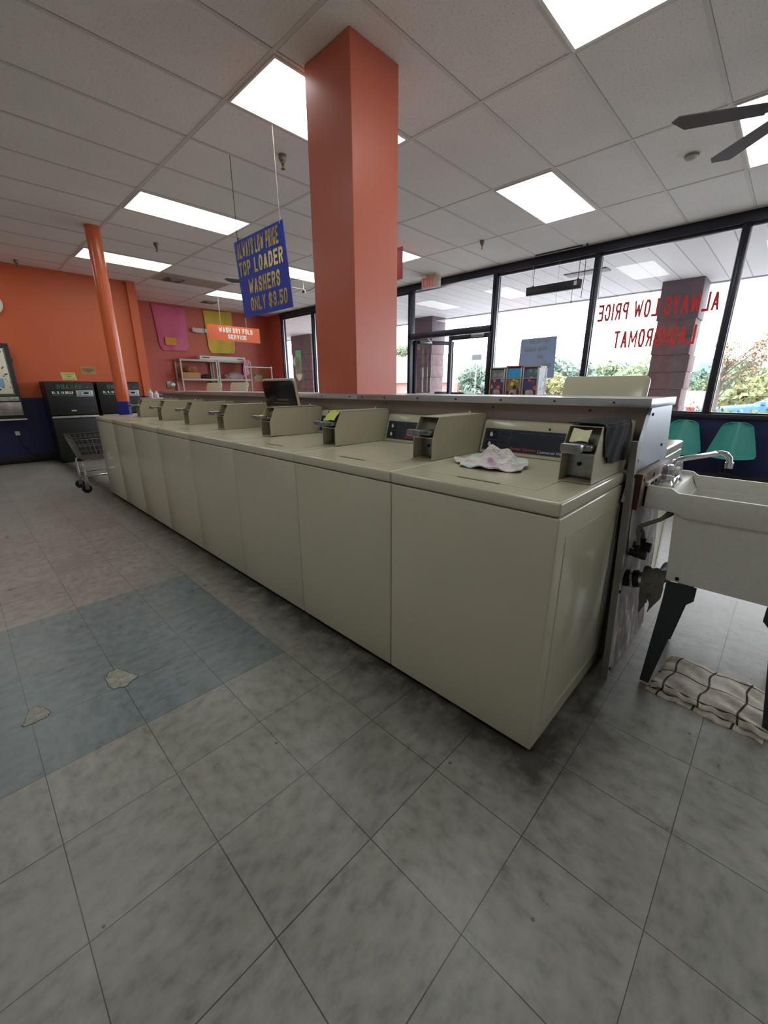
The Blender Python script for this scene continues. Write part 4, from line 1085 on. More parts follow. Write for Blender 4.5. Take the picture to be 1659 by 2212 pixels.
q = MB().box(dx1 - .07, dx1 - .062, dyf - .006, dyf + .004, 1.12, 1.81).box(dx0 + .04, dx1 - .062, dyf - .006, dyf + .004, 1.11, 1.118); q.build('panel_trim', M_steel, t)
MB().box(dx1 - .23, dx1 - .155, dyf - .006, dyf - .003, 1.23, 1.36).build('blue_sticker', mat('pale_blue_sticker', '#7fa4c4', .6), t)
MB().box(dx0 + .03, dx1 - .03, dyf - .005, dyf + .004, 1.02, 1.085, .002).build('brand_strip', mat('mixed_label_strip', '#9aa28c', .5, var=.5, vscale=18), t)
MB().box(dx0 + .02, dx1 - .02, dyf - .006, dyf + .004, .80, 1.00, .002).build('product_tray', mat('steel_flap', '#9b948a', .3, metal=.5, var=.4, vscale=7), t)
MB().box(dx0, dx1 + .01, dyf - .02, YL - .01, .722, .745, .004).build('bottom_ledge', mat('cream_ledge', '#b9b39c', .5), t)
MB().box(dx1 - .002, dx1 + .012, dyf + .03, dyf + .06, 1.60, 1.66, .003).build('latch', M_black, t)
t = thing('wall_outlet', 'white outlet with black cord low on navy wall at left', 'outlet', (.43, YL, .47))
MB().box(.40, .46, YL - .012, YL - .001, .46, .53, .003).build('plate', M_white, t)
MB().tube([(.43, YL - .02, .47), (.435, YL - .04, .40), (.46, YL - .05, .28), (.55, YL - .05, .15), (.64, YL - .05, .10)], .006, 6).build('cord', M_black, t)
t = thing('wall_clock', 'round cream wall clock cut off by the left photo edge', 'clock', (.48, YL - .02, 2.46))
MB().cyl((.50, YL - .001, 2.46), (.50, YL - .035, 2.46), .15, seg=36).build('rim', mat('clock_cream', '#d9d3c3', .5), t)
MB().cyl((.50, YL - .034, 2.46), (.50, YL - .038, 2.46), .13, seg=36).build('face', mat('clock_white', '#e8e6e0', .5), t)

# wire laundry cart
M_wirec = mat('zinc_wire', '#8a8a88', .3, metal=.85)
t = thing('laundry_cart', 'wire laundry cart on casters at the far end of the washers', 'cart', (1.05, 5.2, 0))
def rect_loop(x0, x1, y0, y1, z): return [(x0, y0, z), (x1, y0, z), (x1, y1, z), (x0, y1, z), (x0, y0, z)]
TOP = (.645, 1.46, 4.90, 5.52, .665); BOT = (.715, 1.40, 4.98, 5.44, .395)
def ringat(f): 
    a = [BOT[i] + (TOP[i] - BOT[i]) * f for i in range(5)]; return a
bk = MB()
for f in (.42, .72): 
    a = ringat(f); L4 = rect_loop(*a)
    for p, q in zip(L4, L4[1:]): bk.cyl(p, q, .003, seg=6)
n = 15
for k in range(n + 1):
    f = k / n
    for side in range(4):
        def pt(R):
            x0, x1, y0, y1, z = R
            return [(x0 + (x1 - x0) * f, y0, z), (x0 + (x1 - x0) * f, y1, z), (x0, y0 + (y1 - y0) * f, z), (x1, y0 + (y1 - y0) * f, z)][side]
        bk.cyl(pt(BOT), pt(TOP), .0022, seg=5)
x0, x1, y0, y1, z = BOT
for k in range(13): 
    x = x0 + (x1 - x0) * k / 12; bk.cyl((x, y0, z), (x, y1, z), .0028, seg=5)
for k in range(9):
    y = y0 + (y1 - y0) * k / 8; bk.cyl((x0, y, z), (x1, y, z), .0028, seg=5)
bk.build('basket', M_wirec, t)
rm = MB(); L4 = rect_loop(*TOP)
for p, q in zip(L4, L4[1:]): rm.cyl(p, q, .009, seg=8)
rm.build('rim', mat('black_vinyl_rim', '#222224', .5), t)
fr = MB()
for yy in (5.02, 5.40):
    fr.tube([(.78, yy, .39), (.725, yy, .388), (.70, yy, .37), (.695, yy, .33), (.70, yy, .14)], .010, 8)
    fr.tube([(1.32, yy, .39), (1.37, yy, .388), (1.395, yy, .37), (1.40, yy, .33), (1.395, yy, .14)], .010, 8)
    fr.cyl((.70, yy, .20), (1.395, yy, .20), .009, seg=8)
for xx in (.70, 1.395): fr.cyl((xx, 5.02, .165), (xx, 5.40, .165), .009, seg=8)
fr.build('frame', M_chrome, t)
for xx in (.70, 1.395):
    for yy in (5.02, 5.40):
        c = MB().lathe([(.014, .14), (.014, .115), (.022, .112), (.022, .10)], (xx, yy, 0), 12).box(xx - .03, xx + .012, yy - .018, yy - .014, .045, .105).box(xx - .03, xx + .012, yy + .014, yy + .018, .045, .105).build('caster', M_steel, t)
        MB().cyl((xx - .015, yy - .013, .05), (xx - .015, yy + .013, .05), .05, seg=24).build('wheel', M_black, c)

# small counter beyond the washers with white bottles
t = thing('end_shelf', 'small grey shelf past the far end of the ledge with white bottles', 'shelf', (1.83, 5.75, 0))
MB().box(1.70, 2.05, 5.45, 5.95, 1.055, 1.08, .003).build('shelf_top', M_ledge, t)
for xx in (1.73, 2.02):
    for yy in (5.48, 5.92): MB().box(xx - .015, xx + .015, yy - .015, yy + .015, 0, 1.055).build('leg', M_steel, t)
def bottle(x, y, h, lab):
    o = MB().lathe([(.028, 1.081), (.030, 1.085), (.030, 1.081 + h * .6), (.012, 1.081 + h * .78), (.012, 1.081 + h)], (x, y, 0), 16).build('bottle', mat('white_plastic_bottle', '#d6d6d8', .4), origin=(x, y, 1.081)); tag(o, lab, 'bottle', 'white bottles on the end shelf')
bottle(1.76, 5.66, .12, 'taller pale bottle on the small shelf behind farthest coin boxes')
bottle(1.80, 5.55, .09, 'shorter white bottle on the small shelf behind farthest coin boxes')

# ------------------------------------------------------------------ alcove: bags, shelving, rack
def bag(pts, m, name, lab, cat, yy=YB):
    P = [at('y', yy, *p) for p in pts]      # TL, TR, BR, BL
    def f(u, v):
        a = P[0].lerp(P[1], u); b = P[3].lerp(P[2], u); p = a.lerp(b, v)
        c = .09
        if v > 1 - c:                        # clipped bottom corners
            k = (v - 1 + c) / c; cx = (P[3].lerp(P[2], .5)); ww = 1 - .14 * k; q = a.lerp(b, v); m2 = P[0].lerp(P[1], .5).lerp(cx, v); p = m2 + (q - m2) * ww
        e = math.sin(math.pi * min(1, max(0, u))) 
        p = p.copy(); p.y = yy - .020 - .035 * e * (.3 + .7 * v) - .008 * math.sin(9 * u + 3 * v) - .006 * math.sin(3 * u * v * 6)
        return p
    o = MB().grid(24, 30, f, .004).build(name, m, origin=(P[3] + P[2]) / 2); return tag(o, lab, cat)
bag([(325, 657), (398, 668), (408, 758), (347, 757)], mat('pink_nylon', '#d8688f', .6, var=.12, vscale=5), 'laundry_bag', 'pink laundry bag pinned flat on the red alcove wall', 'laundry bag')
bag([(437, 671), (498, 675), (509, 764), (452, 763)], mat('yellow_nylon', '#dcc044', .6, var=.12, vscale=5), 'laundry_bag', 'yellow laundry bag on alcove wall behind the orange service sign', 'laundry bag')
A = at('y', YB - .075, 356, 728); B = at('y', YB - .075, 382, 746)
o = MB().box(A.x, B.x, YB - .078, YB - .075, B.z, A.z).build('bag_label', mat('orange_yellow_card', '#dca63a', .7), origin=(A + B) / 2); tag(o, 'yellow card label pinned on the pink laundry bag', 'label')
A = at('y', YB, 416, 713)
t = thing('emergency_light', 'twin-head emergency light between the pink and yellow bags', 'emergency light', (A.x + .12, YB - .03, A.z))
MB().box(A.x + .05, A.x + .26, YB - .07, YB - .001, A.z - .06, A.z + .05, .01).build('battery_box', mat('aged_cream_plastic', '#d5cfbf', .5), t)
for dx in (.0, .30): MB().lathe([(.03, -.02), (.055, .0), (.055, .03), (.03, .04)], (0, 0, 0), 16, mx=Matrix.Translation((A.x + dx, YB - .07, A.z)) @ Matrix.Rotation(math.radians(90), 4, 'X')).build('lamp_head', mat('lamp_lens', '#c8c4bb', .25), t)
A = at('y', YB, 369, 831)
o = MB().box(A.x - .10, A.x + .10, YB - .03, YB - .001, A.z - .08, A.z + .08, .01).build('wall_outlet', mat('shiny_plate', '#9c9894', .25, metal=.6, var=.3, vscale=20), origin=(A.x, YB - .01, A.z)); tag(o, 'shiny metal outlet cover on the red wall left of shelves', 'outlet')
A = at('y', YB - 1.0, 316, 790)
o = MB().box(2.571, 2.578, 9.05, 9.25, 1.66, 1.98).build('notice', mat('brown_paper', '#b69466', .8), origin=(2.575, 9.15, 1.82)); tag(o, 'narrow tan paper on the side of the orange pilaster', 'notice', 'paper notices on the wall')
YS = YB - .40
def shelf_unit(px0, px1, lab):
    a = at('y', YS, px0, 779).x; b = at('y', YS, px1, 779).x
    t = thing('shelving_unit', lab, 'shelving unit', ((a + b) / 2, YS + .18, 0), 0, 'grey metal shelving by the alcove wall')
    Mg = mat('grey_shelf_paint', '#b3aea2', .5)
    for z in (1.86, 1.42, .95, .50, .10):
        MB().box(a, b, YS, YS + .36, z - .045, z, .003).build('shelf_board', Mg, t)
    for xx in (a + .015, b - .015):
        for yy in (YS + .012, YS + .348): MB().box(xx - .018, xx + .018, yy - .018, yy + .018, 0, 1.862).build('upright', Mg, t)
    return a, b
s1 = shelf_unit(388, 468, 'left grey shelving unit holding the cardboard box')
s2 = shelf_unit(470, 541, 'right grey shelving unit holding the plastic bags')
A = at('y', YS + .06, 430, 768); B = at('y', YS + .06, 529, 777)
t = thing('long_carton', 'long white carton lying across the tops of both shelving units', 'box', ((A.x + B.x) / 2, YS + .16, 1.862))
MB().box(A.x, B.x, YS + .04, YS + .30, 1.861, 1.955, .003).build('carton', mat('white_card', '#d3d1cf', .6), t)
MB().box(A.x + .06, A.x + .24, YS + .037, YS + .041, 1.905, 1.925).box(B.x - .22, B.x - .05, YS + .037, YS + .041, 1.90, 1.915).build('print', M_ink, t)
A = at('y', YS + .02, 396, 805); B = at('y', YS + .02, 434, 815)
t = thing('cardboard_box', 'open cardboard box with crumpled paper bag on the left shelving unit', 'box', ((A.x + B.x) / 2, YS + .16, 1.42))
MB().box(A.x, B.x, YS + .03, YS + .30, 1.421, 1.56, .003).build('carton', mat('kraft_cardboard', '#b3885c', .8, var=.08), t)
rr = random.Random(11)
bb = bmesh.new(); bmesh.ops.create_icosphere(bb, subdivisions=3, radius=1)
for q in bb.verts:
    k = 1 + rr.uniform(-.12, .12); q.co = Vector(((A.x + B.x) / 2 + .04 + q.co.x * .16 * k, YS + .17 + q.co.y * .11 * k, 1.63 + q.co.z * .09 * k))
m_ = MB(); m_._merge(bb); o = m_.build('paper_bag', mat('crumpled_brown_paper', '#94663f', .85), smooth=False, origin=((A.x + B.x) / 2, YS + .17, 1.565)); tag(o, 'crumpled brown paper bag on top of the cardboard box', 'bag')
def blob(name, cx, cy, z0, sx, sy, sz, m, lab, cat, seed, group=None):
    rr = random.Random(seed); bb = bmesh.new(); bmesh.ops.create_icosphere(bb, subdivisions=3, radius=1)
    for q in bb.verts:
        k = 1 + rr.uniform(-.14, .14) + .12 * math.sin(5 * q.co.x + seed) * math.sin(4 * q.co.y); zz = max(q.co.z, -.55)
        q.co = Vector((cx + q.co.x * sx * k, cy + q.co.y * sy * k, z0 + (zz + .55) / 1.55 * sz))
    m_ = MB(); m_._merge(bb); o = m_.build(name, m, origin=(cx, cy, z0)); return tag(o, lab, cat, group)
A = at('y', YS + .15, 446, 812); blob('dark_bag', A.x, YS + .16, 1.421, .13, .10, .11, mat('dark_fabric', '#33292b', .8), 'dark cloth bundle beside the cardboard box on the shelf', 'bundle', 4)
A = at('y', YS + .15, 508, 812); blob('plastic_bag', A.x, YS + .16, 1.421, .25, .12, .17, mat('clear_plastic_film', '#c3a9b4', .15, trans=.75), 'clump of clear plastic bags on the right shelving unit', 'plastic bag', 6)
A = at('y', YS - .02, 531, 800)
o = MB().grid(10, 12, lambda u, v: Vector((A.x - .08 + u * .17 + .02 * math.sin(8 * v), YS - .025 - .025 * math.sin(9 * u + 4 * v) - .02, 1.90 - v * (.42 - .08 * u) + .0)), .004).build('pink_cloth', mat('pale_pink_cloth', '#dd9fae', .8), origin=(A.x, YS - .03, 1.7)); tag(o, 'pale pink cloth hanging at the right end of the shelving', 'cloth')
# white garment rack
A = at('y', 9.2, 541, 793); B = at('y', 9.2, 586, 795)
t = thing('garment_rack', 'white tube garment rack right of the shelving in the alcove', 'garment rack', ((A.x + B.x) / 2, 9.2, 0))
Mr = mat('white_tube', '#d8d0d6', .35)
MB().cyl((A.x - .15, 9.2, A.z), (B.x, 9.2, A.z), .014, seg=10).build('hanging_rail', Mr, t)
for xx in (A.x - .15, B.x): MB().cyl((xx, 9.2, .02), (xx, 9.2, A.z), .014, seg=10).cyl((xx, 8.98, .02), (xx, 9.42, .02), .014, seg=10).cyl((xx, 9.2, A.z - .015), (xx, 9.2, A.z + .03), .02, seg=10).build('upright', Mr, t)
for i, (x0, y0, x1, y1, c, lab) in enumerate(((541, 797, 552, 812, '#a98a55', 'tan hand-lettered paper on red wall left behind the garment rack'), (560, 797, 577, 808, '#a3814e', 'second tan paper on red wall right behind the garment rack'), (549, 810, 567, 824, '#c8bfae', 'white notice on the red wall below the garment rack rail'))):
    A = at('y', YB - .003, x0, y0); B = at('y', YB - .003, x1, y1)
    o = MB().box(A.x, B.x, YB - .006, YB - .002, B.z, A.z).build('notice', mat('paper_%s' % c[1:], c, .8, var=.3, vscale=25), origin=(A + B) / 2); tag(o, lab, 'notice', 'paper notices on the wall')

# ------------------------------------------------------------------ along the window
# lettering on the glass reads from outside
t = thing('window_lettering', 'red vinyl window letters ALWAYS LOW PRICE LAUNDROMAT, seen in reverse', 'lettering', (XW + .05, .6, 1.73))
M_vin = vinyl_mat('red_vinyl_letters', '#d4625c')
MB().block('ALWAYS LOW PRICE', (XW + .052, -.045, 2.095), (0, 1, 0), (0, 0, 1), 1.36, .215, .032, .001).build('lettering', M_vin, t)
MB().block('LAUNDROMAT', (XW + .052, .13, 1.73), (0, 1, 0), (0, 0, 1), .93, .225, .032, .001).build('lettering', M_vin, t)
t = thing('window_sign', 'blue-grey hours sign seen from behind, hanging in the window', 'sign', (6.27, 2.1, 1.35))
MB().prism([(2.383, 1.937), (1.819, 1.945), (1.804, 1.351), (2.40, 1.351)], 'x', 6.272, 6.278).build('board', vinyl_mat('blue_grey_board', '#a3b4c8'), t)
Mg2 = vinyl_mat('faded_yellow_letters', '#b9bf9c')
for body, yy, zz, ww in (('OPEN', 1.93, 1.865, .30), ('7 DAYS A WEEK', 1.90, 1.75, .42), ('AM', 2.00, 1.635, .09), ('LAST', 1.87, 1.515, .13)):
    MB().block(body, (6.271, yy, zz), (0, 1, 0), (0, 0, 1), ww, .055, .009, .001).build('lettering', Mg2, t)
MB().cyl((6.275, 2.3, 1.93), (6.275, 2.3, 2.955), .002, seg=5).cyl((6.275, 1.9, 1.93), (6.275, 1.9, 2.955), .002, seg=5).build('hanging_cord', mat('clear_line', '#c9ccd2', .4), t)
# window decal at the far end: plain shapes
t = thing('window_decal', 'pale green and cream decal stuck on the far left window', 'decal', (XW + .05, 8.6, 1.6))
Y1, Y0 = 8.84, 8.52
MB().box(XW + .050, XW + .054, Y0, Y1 - .06, 1.55, 2.14).build('panel', vinyl_mat('mint_vinyl', '#a3cdb2'), t)
MB().box(XW + .046, XW + .050, Y0 - .012, Y0, 1.53, 2.16).box(XW + .046, XW + .050, Y0, Y1 - .06, 2.14, 2.155).build('panel_edge', mat('dark_vinyl', '#454b48', .6), t)
def oval(cy, cz, ry, rz, n=24): return [(cy + ry * math.cos(2 * math.pi * k / n), cz + rz * math.sin(2 * math.pi * k / n)) for k in range(n)]
MB().prism(oval(8.66, 1.62, .14, .24), 'x', XW + .044, XW + .048).prism(oval(8.72, 1.86, .17, .13), 'x', XW + .040, XW + .044).build('cream_shape', vinyl_mat('cream_vinyl', '#dcd9c6'), t)

# capsule vending machines on a stand
M_capred = mat('red_machine_paint', '#a32f34', .45)
def picture(seed, cols, base):
    """generic coloured display card"""
    m = bpy.data.materials.new('display_card'); m.use_nodes = True; nt = m.node_tree; b = nt.nodes['Principled BSDF']
    tc = nd(nt, 'ShaderNodeTexCoord'); mp = nd(nt, 'ShaderNodeMapping', {'Vector': tc.outputs['Object'], 'Location': (seed, seed * .7, 0)})
    v = nd(nt, 'ShaderNodeTexVoronoi', {'Vector': mp.outputs[0], 'Scale': 13.0}); wn = nd(nt, 'ShaderNodeTexWhiteNoise', {'Vector': v.outputs['Color']})
    n = len(cols); c = ramp(nt, wn.outputs['Value'], [(i / n, hexc(q)) for i, q in enumerate(cols)]); c.node.color_ramp.interpolation = 'CONSTANT'
    f = mth(nt, 'LESS_THAN', v.outputs['Distance'], .42)
    nt.links.new(mixc(nt, f, hexc(base), c), b.inputs['Base Color']); b.inputs['Roughness'].default_value = .35
    return m
cx0, cx1 = 5.72, 5.98
t = thing('vending_stand', 'low red and silver stand carrying the capsule machines by window', 'stand', (5.85, 2.2, 0))
MB().box(cx0 - .02, cx1 + .02, 1.78, 2.60, .90, .935, .004).build('stand_top', M_capred, t)
for xx in (cx0 + .02, cx1 - .02):
    for yy in (1.83, 2.55): MB().cyl((xx, yy, 0), (xx, yy, .90), .02, seg=12).build('leg', M_chrome, t)
def capsule(y0, y1, zt, top, c1, c2, lab, seed):
    t = thing('capsule_machine', lab, 'capsule machine', ((cx0 + cx1) / 2, (y0 + y1) / 2, .936), 0, 'capsule vending machines by the window')
    MB().box(cx0 + .03, cx1, y0, y1, .936, zt - .02, .004).build('cabinet', M_capred, t)
    MB().box(cx0, cx1, y0 - .002, y1 + .002, zt - .022, zt, .004).build('top_cap', top, t)
    MB().box(cx0 + .012, cx0 + .029, y0 + .025, y1 - .025, 1.345, zt - .035).build('upper_card', c1, t)
    MB().box(cx0 + .012, cx0 + .029, y0 + .025, y1 - .025, 1.16, 1.335).build('lower_card', c2, t)
    q = MB()
    for yy in (y0, y1 - .02): q.box(cx0, cx0 + .035, yy, yy + .02, .94, zt - .022, .003)
    q.box(cx0, cx0 + .03, y0 + .02, y1 - .02, 1.335, 1.345); q.build('trim', M_alu, t)
    cy = (y0 + y1) / 2
    MB().prism([(cy - .075, 1.05), (cy + .075, 1.05), (cy + .06, 1.155), (cy + .03, 1.175), (cy - .03, 1.175), (cy - .06, 1.155)], 'x', cx0 + .005, cx0 + .03, .003).build('coin_mechanism', mat('zinc_plate', '#9b9b98', .35, metal=.6), t)
    MB().cyl((cx0 + .006, cy, 1.11), (cx0 - .018, cy, 1.11), .026, seg=16).build('crank', M_chrome, t)
    return t
capsule(2.32, 2.58, 1.505, M_steel, picture(1, ['#6d7478', '#8e9494', '#59646a', '#9aa09a'], '#737b7d'), picture(2, ['#c65f3a', '#d98a4a', '#3f7a4c', '#c9b9a5', '#7a2d2d'], '#51406a'), 'leftmost capsule machine by window with grey upper card', 1)
capsule(2.05, 2.305, 1.52, M_capred, mat('sky_blue_card', '#3fa0d8', .35), picture(3, ['#d8c25a', '#c33a33', '#e0d8c0', '#6a4a32', '#2c2f57'], '#8a7a4a'), 'middle capsule machine by window with red top and blue upper card', 2)
cs = capsule(1.795, 2.035, 1.51, M_steel, picture(4, ['#58707f', '#7e9096', '#a9b3a2', '#3e4f62'], '#566a78'), picture(5, ['#3f3f72', '#d9602f', '#9a3b3b', '#5a5a86', '#2d2d50'], '#4a446e'), 'rightmost capsule machine by window with dark blue lower card', 3)
MB().box(cx0 + .03, cx1 - .005, 1.788, 1.794, 1.02, 1.49).build('side_glass', picture(6, ['#a9bcc8', '#8fa0a0', '#c9d2d6', '#6f7f92'], '#b9c9d4'), cs)
q = MB()
for a in ((cx0, cx0 + .03, 1.0, 1.505), (cx1 - .03, cx1, 1.0, 1.505), (cx0, cx1, 1.48, 1.505), (cx0, cx1, 1.0, 1.03)): q.box(a[0], a[1], 1.782, 1.794, a[2], a[3], .002)
q.build('side_frame', M_white, cs)
# waiting chairs on a beam
M_teal = mat('teal_shell_plastic', '#3f9c94', .25)
t0 = None
def chair_shell(cx, cy):
    def f(u, v):
        # v: 0 front lip of the seat .. 1 top of the back; u across
        a = (u - .5) * 2
        if v < .45:
            k = v / .45; x = -.40 + .36 * k; z = .44 - .035 * k + .02 * (1 - k) ** 3 * -1
            w = .235
        else:
            k = (v - .45) / .55; x = -.04 + .105 * k - .05 * (1 - k) ** 2 * 0; z = .405 + .41 * k
            w = .235 - .10 * k ** 1.2
            if k > .86: w *= math.sqrt(max(.15, 1 - ((k - .86) / .14) ** 2 * .75))
        if .35 < v < .6:
            s = (v - .35) / .25; z += .02 * math.sin(math.pi * s) * -0
        cup = a * a
        x -= .055 * cup * min(1, v * 2) ; z += .03 * cup * (1 if v < .45 else max(0, 1 - (v - .45) * 3))
        return Vector((cx + x, cy + a * w, z))
    return MB().grid(16, 36, f, .008)
beam = thing('chair_beam', 'black steel beam and legs carrying the teal seats', 'beam', (6.0, -.3, 0))
MB().box(5.98, 6.04, -1.2, .45, .17, .22, .003).build('beam', M_black, beam)
for yy in (-1.0, .35): MB().box(5.80, 6.22, yy - .02, yy + .02, 0, .025).box(5.99, 6.03, yy - .02, yy + .02, .025, .17).build('leg', M_black, beam)
for cy, lab in ((.02, 'teal plastic shell seat by navy wall, left one of the pair'), (-.50, 'teal plastic shell seat by navy wall, right one over the sink')):
    c = thing('waiting_chair', lab, 'chair', (6.06, cy, .22), 0, 'teal waiting seats on one beam')
    chair_shell(6.19, cy).build('shell', M_teal, c)
    MB().box(5.95, 6.07, cy - .06, cy + .06, .221, .245, .003).cyl((6.01, cy, .24), (6.01, cy, .40), .035, seg=12).build('bracket', M_black, c)

# ------------------------------------------------------------------ outside
M_conc = mat('pale_concrete', '#b9b7b2', .9, var=.08); M_asph = mat('grey_asphalt', '#9a9a9c', .95, var=.1, vscale=2)
struct('floor_walkway', MB().box(XW + .11, 10.0, -30, 40, -.14, -.03), M_conc)
struct('ground_outside', MB().box(10.0, 160, -120, 160, -.5, -.35), M_asph)
def soffit_mat():
    m = bpy.data.materials.new('white_soffit_boards'); m.use_nodes = True; nt = m.node_tree; b = nt.nodes['Principled BSDF']
    tc = nd(nt, 'ShaderNodeTexCoord'); s = nd(nt, 'ShaderNodeSeparateXYZ', {0: tc.outputs['Object']})
    fr = mth(nt, 'FRACT', mth(nt, 'DIVIDE', s.outputs[1], .30))
    l = mth(nt, 'LESS_THAN', fr, .05)
    wn = nd(nt, 'ShaderNodeTexWhiteNoise', {'W': mth(nt, 'FLOOR', mth(nt, 'DIVIDE', s.outputs[1], .30))}, noise_dimensions='1D')
    tone = mth(nt, 'MULTIPLY_ADD', wn.outputs['Value'], .08, .92)
    c = mixc(nt, 1.0, hexc('#e6e4e6'), nd(nt, 'ShaderNodeCombineXYZ', {0: tone, 1: tone, 2: tone}).outputs[0], 'MULTIPLY')
    nt.links.new(mixc(nt, l, c, hexc('#a9a6ad')), b.inputs['Base Color']); b.inputs['Roughness'].default_value = .6
    return m
struct('ceiling_soffit', MB().box(XW + .17, 9.72, -30, 40, 3.0, 3.12), soffit_mat())
struct('trim_7', MB().box(9.70, 9.76, -30, 40, 2.975, 3.8), mat('soffit_fascia', '#c9c7c9', .6))
struct('wall_facade', MB().box(XW + .03, XW + .16, -30, YR, 0, 3.8).box(XW + .03, XW + .16, YB, 40, 0, 3.8).box(XW + .03, XW + .16, -30, 40, H + .12, 3.8), mat('facade_brick', '#8d6a5f', .9, var=.2))
o = MB().box(7.30, 7.55, 1.60, 2.25, 2.985, 2.999, .003).build('soffit_light', mat('soffit_lamp_grey', '#77757a', .5), origin=(7.4, 1.9, 2.99)); tag(o, 'grey recessed light in the white soffit outside the window', 'light')
M_stone = mat('split_brown_stone', '#7d6a6b', .9, var=.3, vscale=7, bump=.9, bscale=25); M_stonecap = mat('stone_cap', '#6b6067', .8, var=.1)
def pillar(y0, y1, lab):
    t = thing('stone_pillar', lab, 'pillar', (9.35, (y0 + y1) / 2, -.03), 0, 'rough stone pillars under the soffit')
    rr = random.Random(int(y0 * 10)); q = MB(); z = -.03
    while z < 2.35:
        h = min(.30, 2.38 - z)
        q.box(9.06 + rr.uniform(0, .012), 9.64, y0 + rr.uniform(-.012, .016), y1 + rr.uniform(-.016, .012), z + .004, z + h - .004, .012, 2); z += h
    q.box(9.08, 9.62, y0 + .015, y1 - .015, -.03, 2.36)
    q.build('stone_courses', M_stone, t)
    MB().box(9.055, 9.645, y0 - .01, y1 + .01, 2.36, 2.999, .004).build('smooth_head', M_stonecap, t)
pillar(.58, 1.18, 'brown stone pillar behind the red window lettering')
pillar(6.35, 7.15, 'brown stone pillar behind the open entrance door')
pillar(11.7, 12.9, 'brown stone pillar seen through the far left window')

# leafy plants: crowns of small leaf faces on branching wood
def leaf_crown(mb, c, r, n, size, rng, squash=.85, lob=5):
    blobs = [(Vector((rng.uniform(-.55, .55), rng.uniform(-.55, .55), rng.uniform(-.5, .6))), rng.uniform(.38, .62)) for _ in range(lob)]
    bm = mb.bm
    for _ in range(n):
        bc, br = rng.choice(blobs)
        d = Vector((rng.gauss(0, 1), rng.gauss(0, 1), rng.gauss(0, 1))).normalized() * (br * rng.uniform(.55, 1) )
        p = (bc + d); p = Vector((p.x * r, p.y * r, p.z * r * squash)) + Vector(c)
        a = Vector((rng.gauss(0, 1), rng.gauss(0, 1), rng.gauss(0, 1))).normalized(); b = a.orthogonal().normalized()
        s = size * rng.uniform(.6, 1.3)
        bm.faces.new([bm.verts.new(p + a * s), bm.verts.new(p + b * s * .6), bm.verts.new(p - a * s), bm.verts.new(p - b * s * .6)])
def leafmat(name, c1, c2):
    if name in MATS: return MATS[name]
    m = bpy.data.materials.new(name); m.use_nodes = True; MATS[name] = m; nt = m.node_tree; b = nt.nodes['Principled BSDF']
    ge = nd(nt, 'ShaderNodeNewGeometry'); nt.links.new(mixc(nt, ge.outputs['Random Per Island'], hexc(c1), hexc(c2)), b.inputs['Base Color']); b.inputs['Roughness'].default_value = .7
    return m
M_bark = mat('grey_bark', '#6c625c', .9, var=.2)
LEAF = {'g': leafmat('green_leaves', '#5d7050', '#7c8b66'), 'd': leafmat('dark_leaves', '#4d6456', '#6c8272'), 'y': leafmat('yellow_leaves', '#8a8350', '#76805a'), 'a': leafmat('autumn_leaves', '#857a58', '#8d6f58')}
GZ = -.35
def tree(px, ptop, dist, rad, kind, lab, seed, n=1500, lob=9, group='trees beyond the parking lot', trunk=.12):
    top = at('x', CAM.x + dist, px, ptop)
    rng = random.Random(seed); h = top.z - GZ; c = (top.x, top.y, top.z - rad * .8)
    t = thing('tree', lab, 'tree', (top.x, top.y, GZ), 0, group)
    q = MB(); leaf_crown(q, c, rad, n, max(.12, rad * .095), rng, .85, lob); q.build('crown', LEAF[kind], t, smooth=False)
    q = MB().tube([(top.x, top.y, GZ), (top.x + .05, top.y, GZ + h * .3), (top.x, top.y + .05, max(GZ + h * .55, c[2]))], trunk, 8, radii=[trunk, trunk * .8, trunk * .4])
    for k in range(4):
        a = rng.uniform(0, 6.28); q.tube([(top.x, top.y, c[2] - rad * .5), (top.x + rad * .4 * math.cos(a), top.y + rad * .4 * math.sin(a), c[2])], trunk * .3, 6)
    q.build('trunk', M_bark, t)
tree(1228, 775, 40, 2.9, 'd', 'round green tree behind the hours sign, right part', 1)
tree(1195, 800, 34, 1.6, 'y', 'yellow-green bush tree right of the hours sign', 2)
tree(1300, 785, 52, 2.8, 'g', 'green tree between window mullion and yellow tree', 3)
tree(1345, 788, 60, 3.0, 'd', 'darker green tree above the beige raised lid', 4)
tree(1388, 785, 45, 2.8, 'g', 'green tree touching left edge of the stone pillar', 5)
tree(1385, 805, 33, 1.3, 'y', 'small bright yellow tree left of the stone pillar', 6)
tree(1515, 795, 45, 2.5, 'd', 'green tree between pillar and window mullion', 7)
tree(1508, 822, 30, 1.1, 'g', 'low yellow-green tree at right of the stone pillar', 8)
tree(1612, 775, 30, 1.9, 'g', 'tall green tree right of the slanted mullion', 9)
tree(1600, 828, 26, 1.1, 'g', 'bushy green tree in front of the light pole', 10)
tree(1650, 812, 24, 1.5, 'y', 'broad yellow-green tree at the right photo edge', 11)
tree(1573, 792, 60, 2.2, 'd', 'dark distant tree above the teal roof', 12)
tree(1535, 792, 57, 2.4, 'd', 'dark distant conifer-like tree left of the slanted mullion', 19)
tree(1035, 785, 28, 1.9, 'd', 'green tree seen through the closed door glass', 13)
tree(1005, 808, 36, 1.4, 'y', 'small yellow tree low in the closed door glass', 14)
tree(870, 738, 46, 1.7, 'g', 'green tree over white building left of the doors', 15)
tree(1140, 790, 48, 2.6, 'a', 'pale tree behind the capsule machines', 16)
tree(1262, 800, 66, 2.4, 'g', 'hazy green tree left of the lettered window mullion', 20)
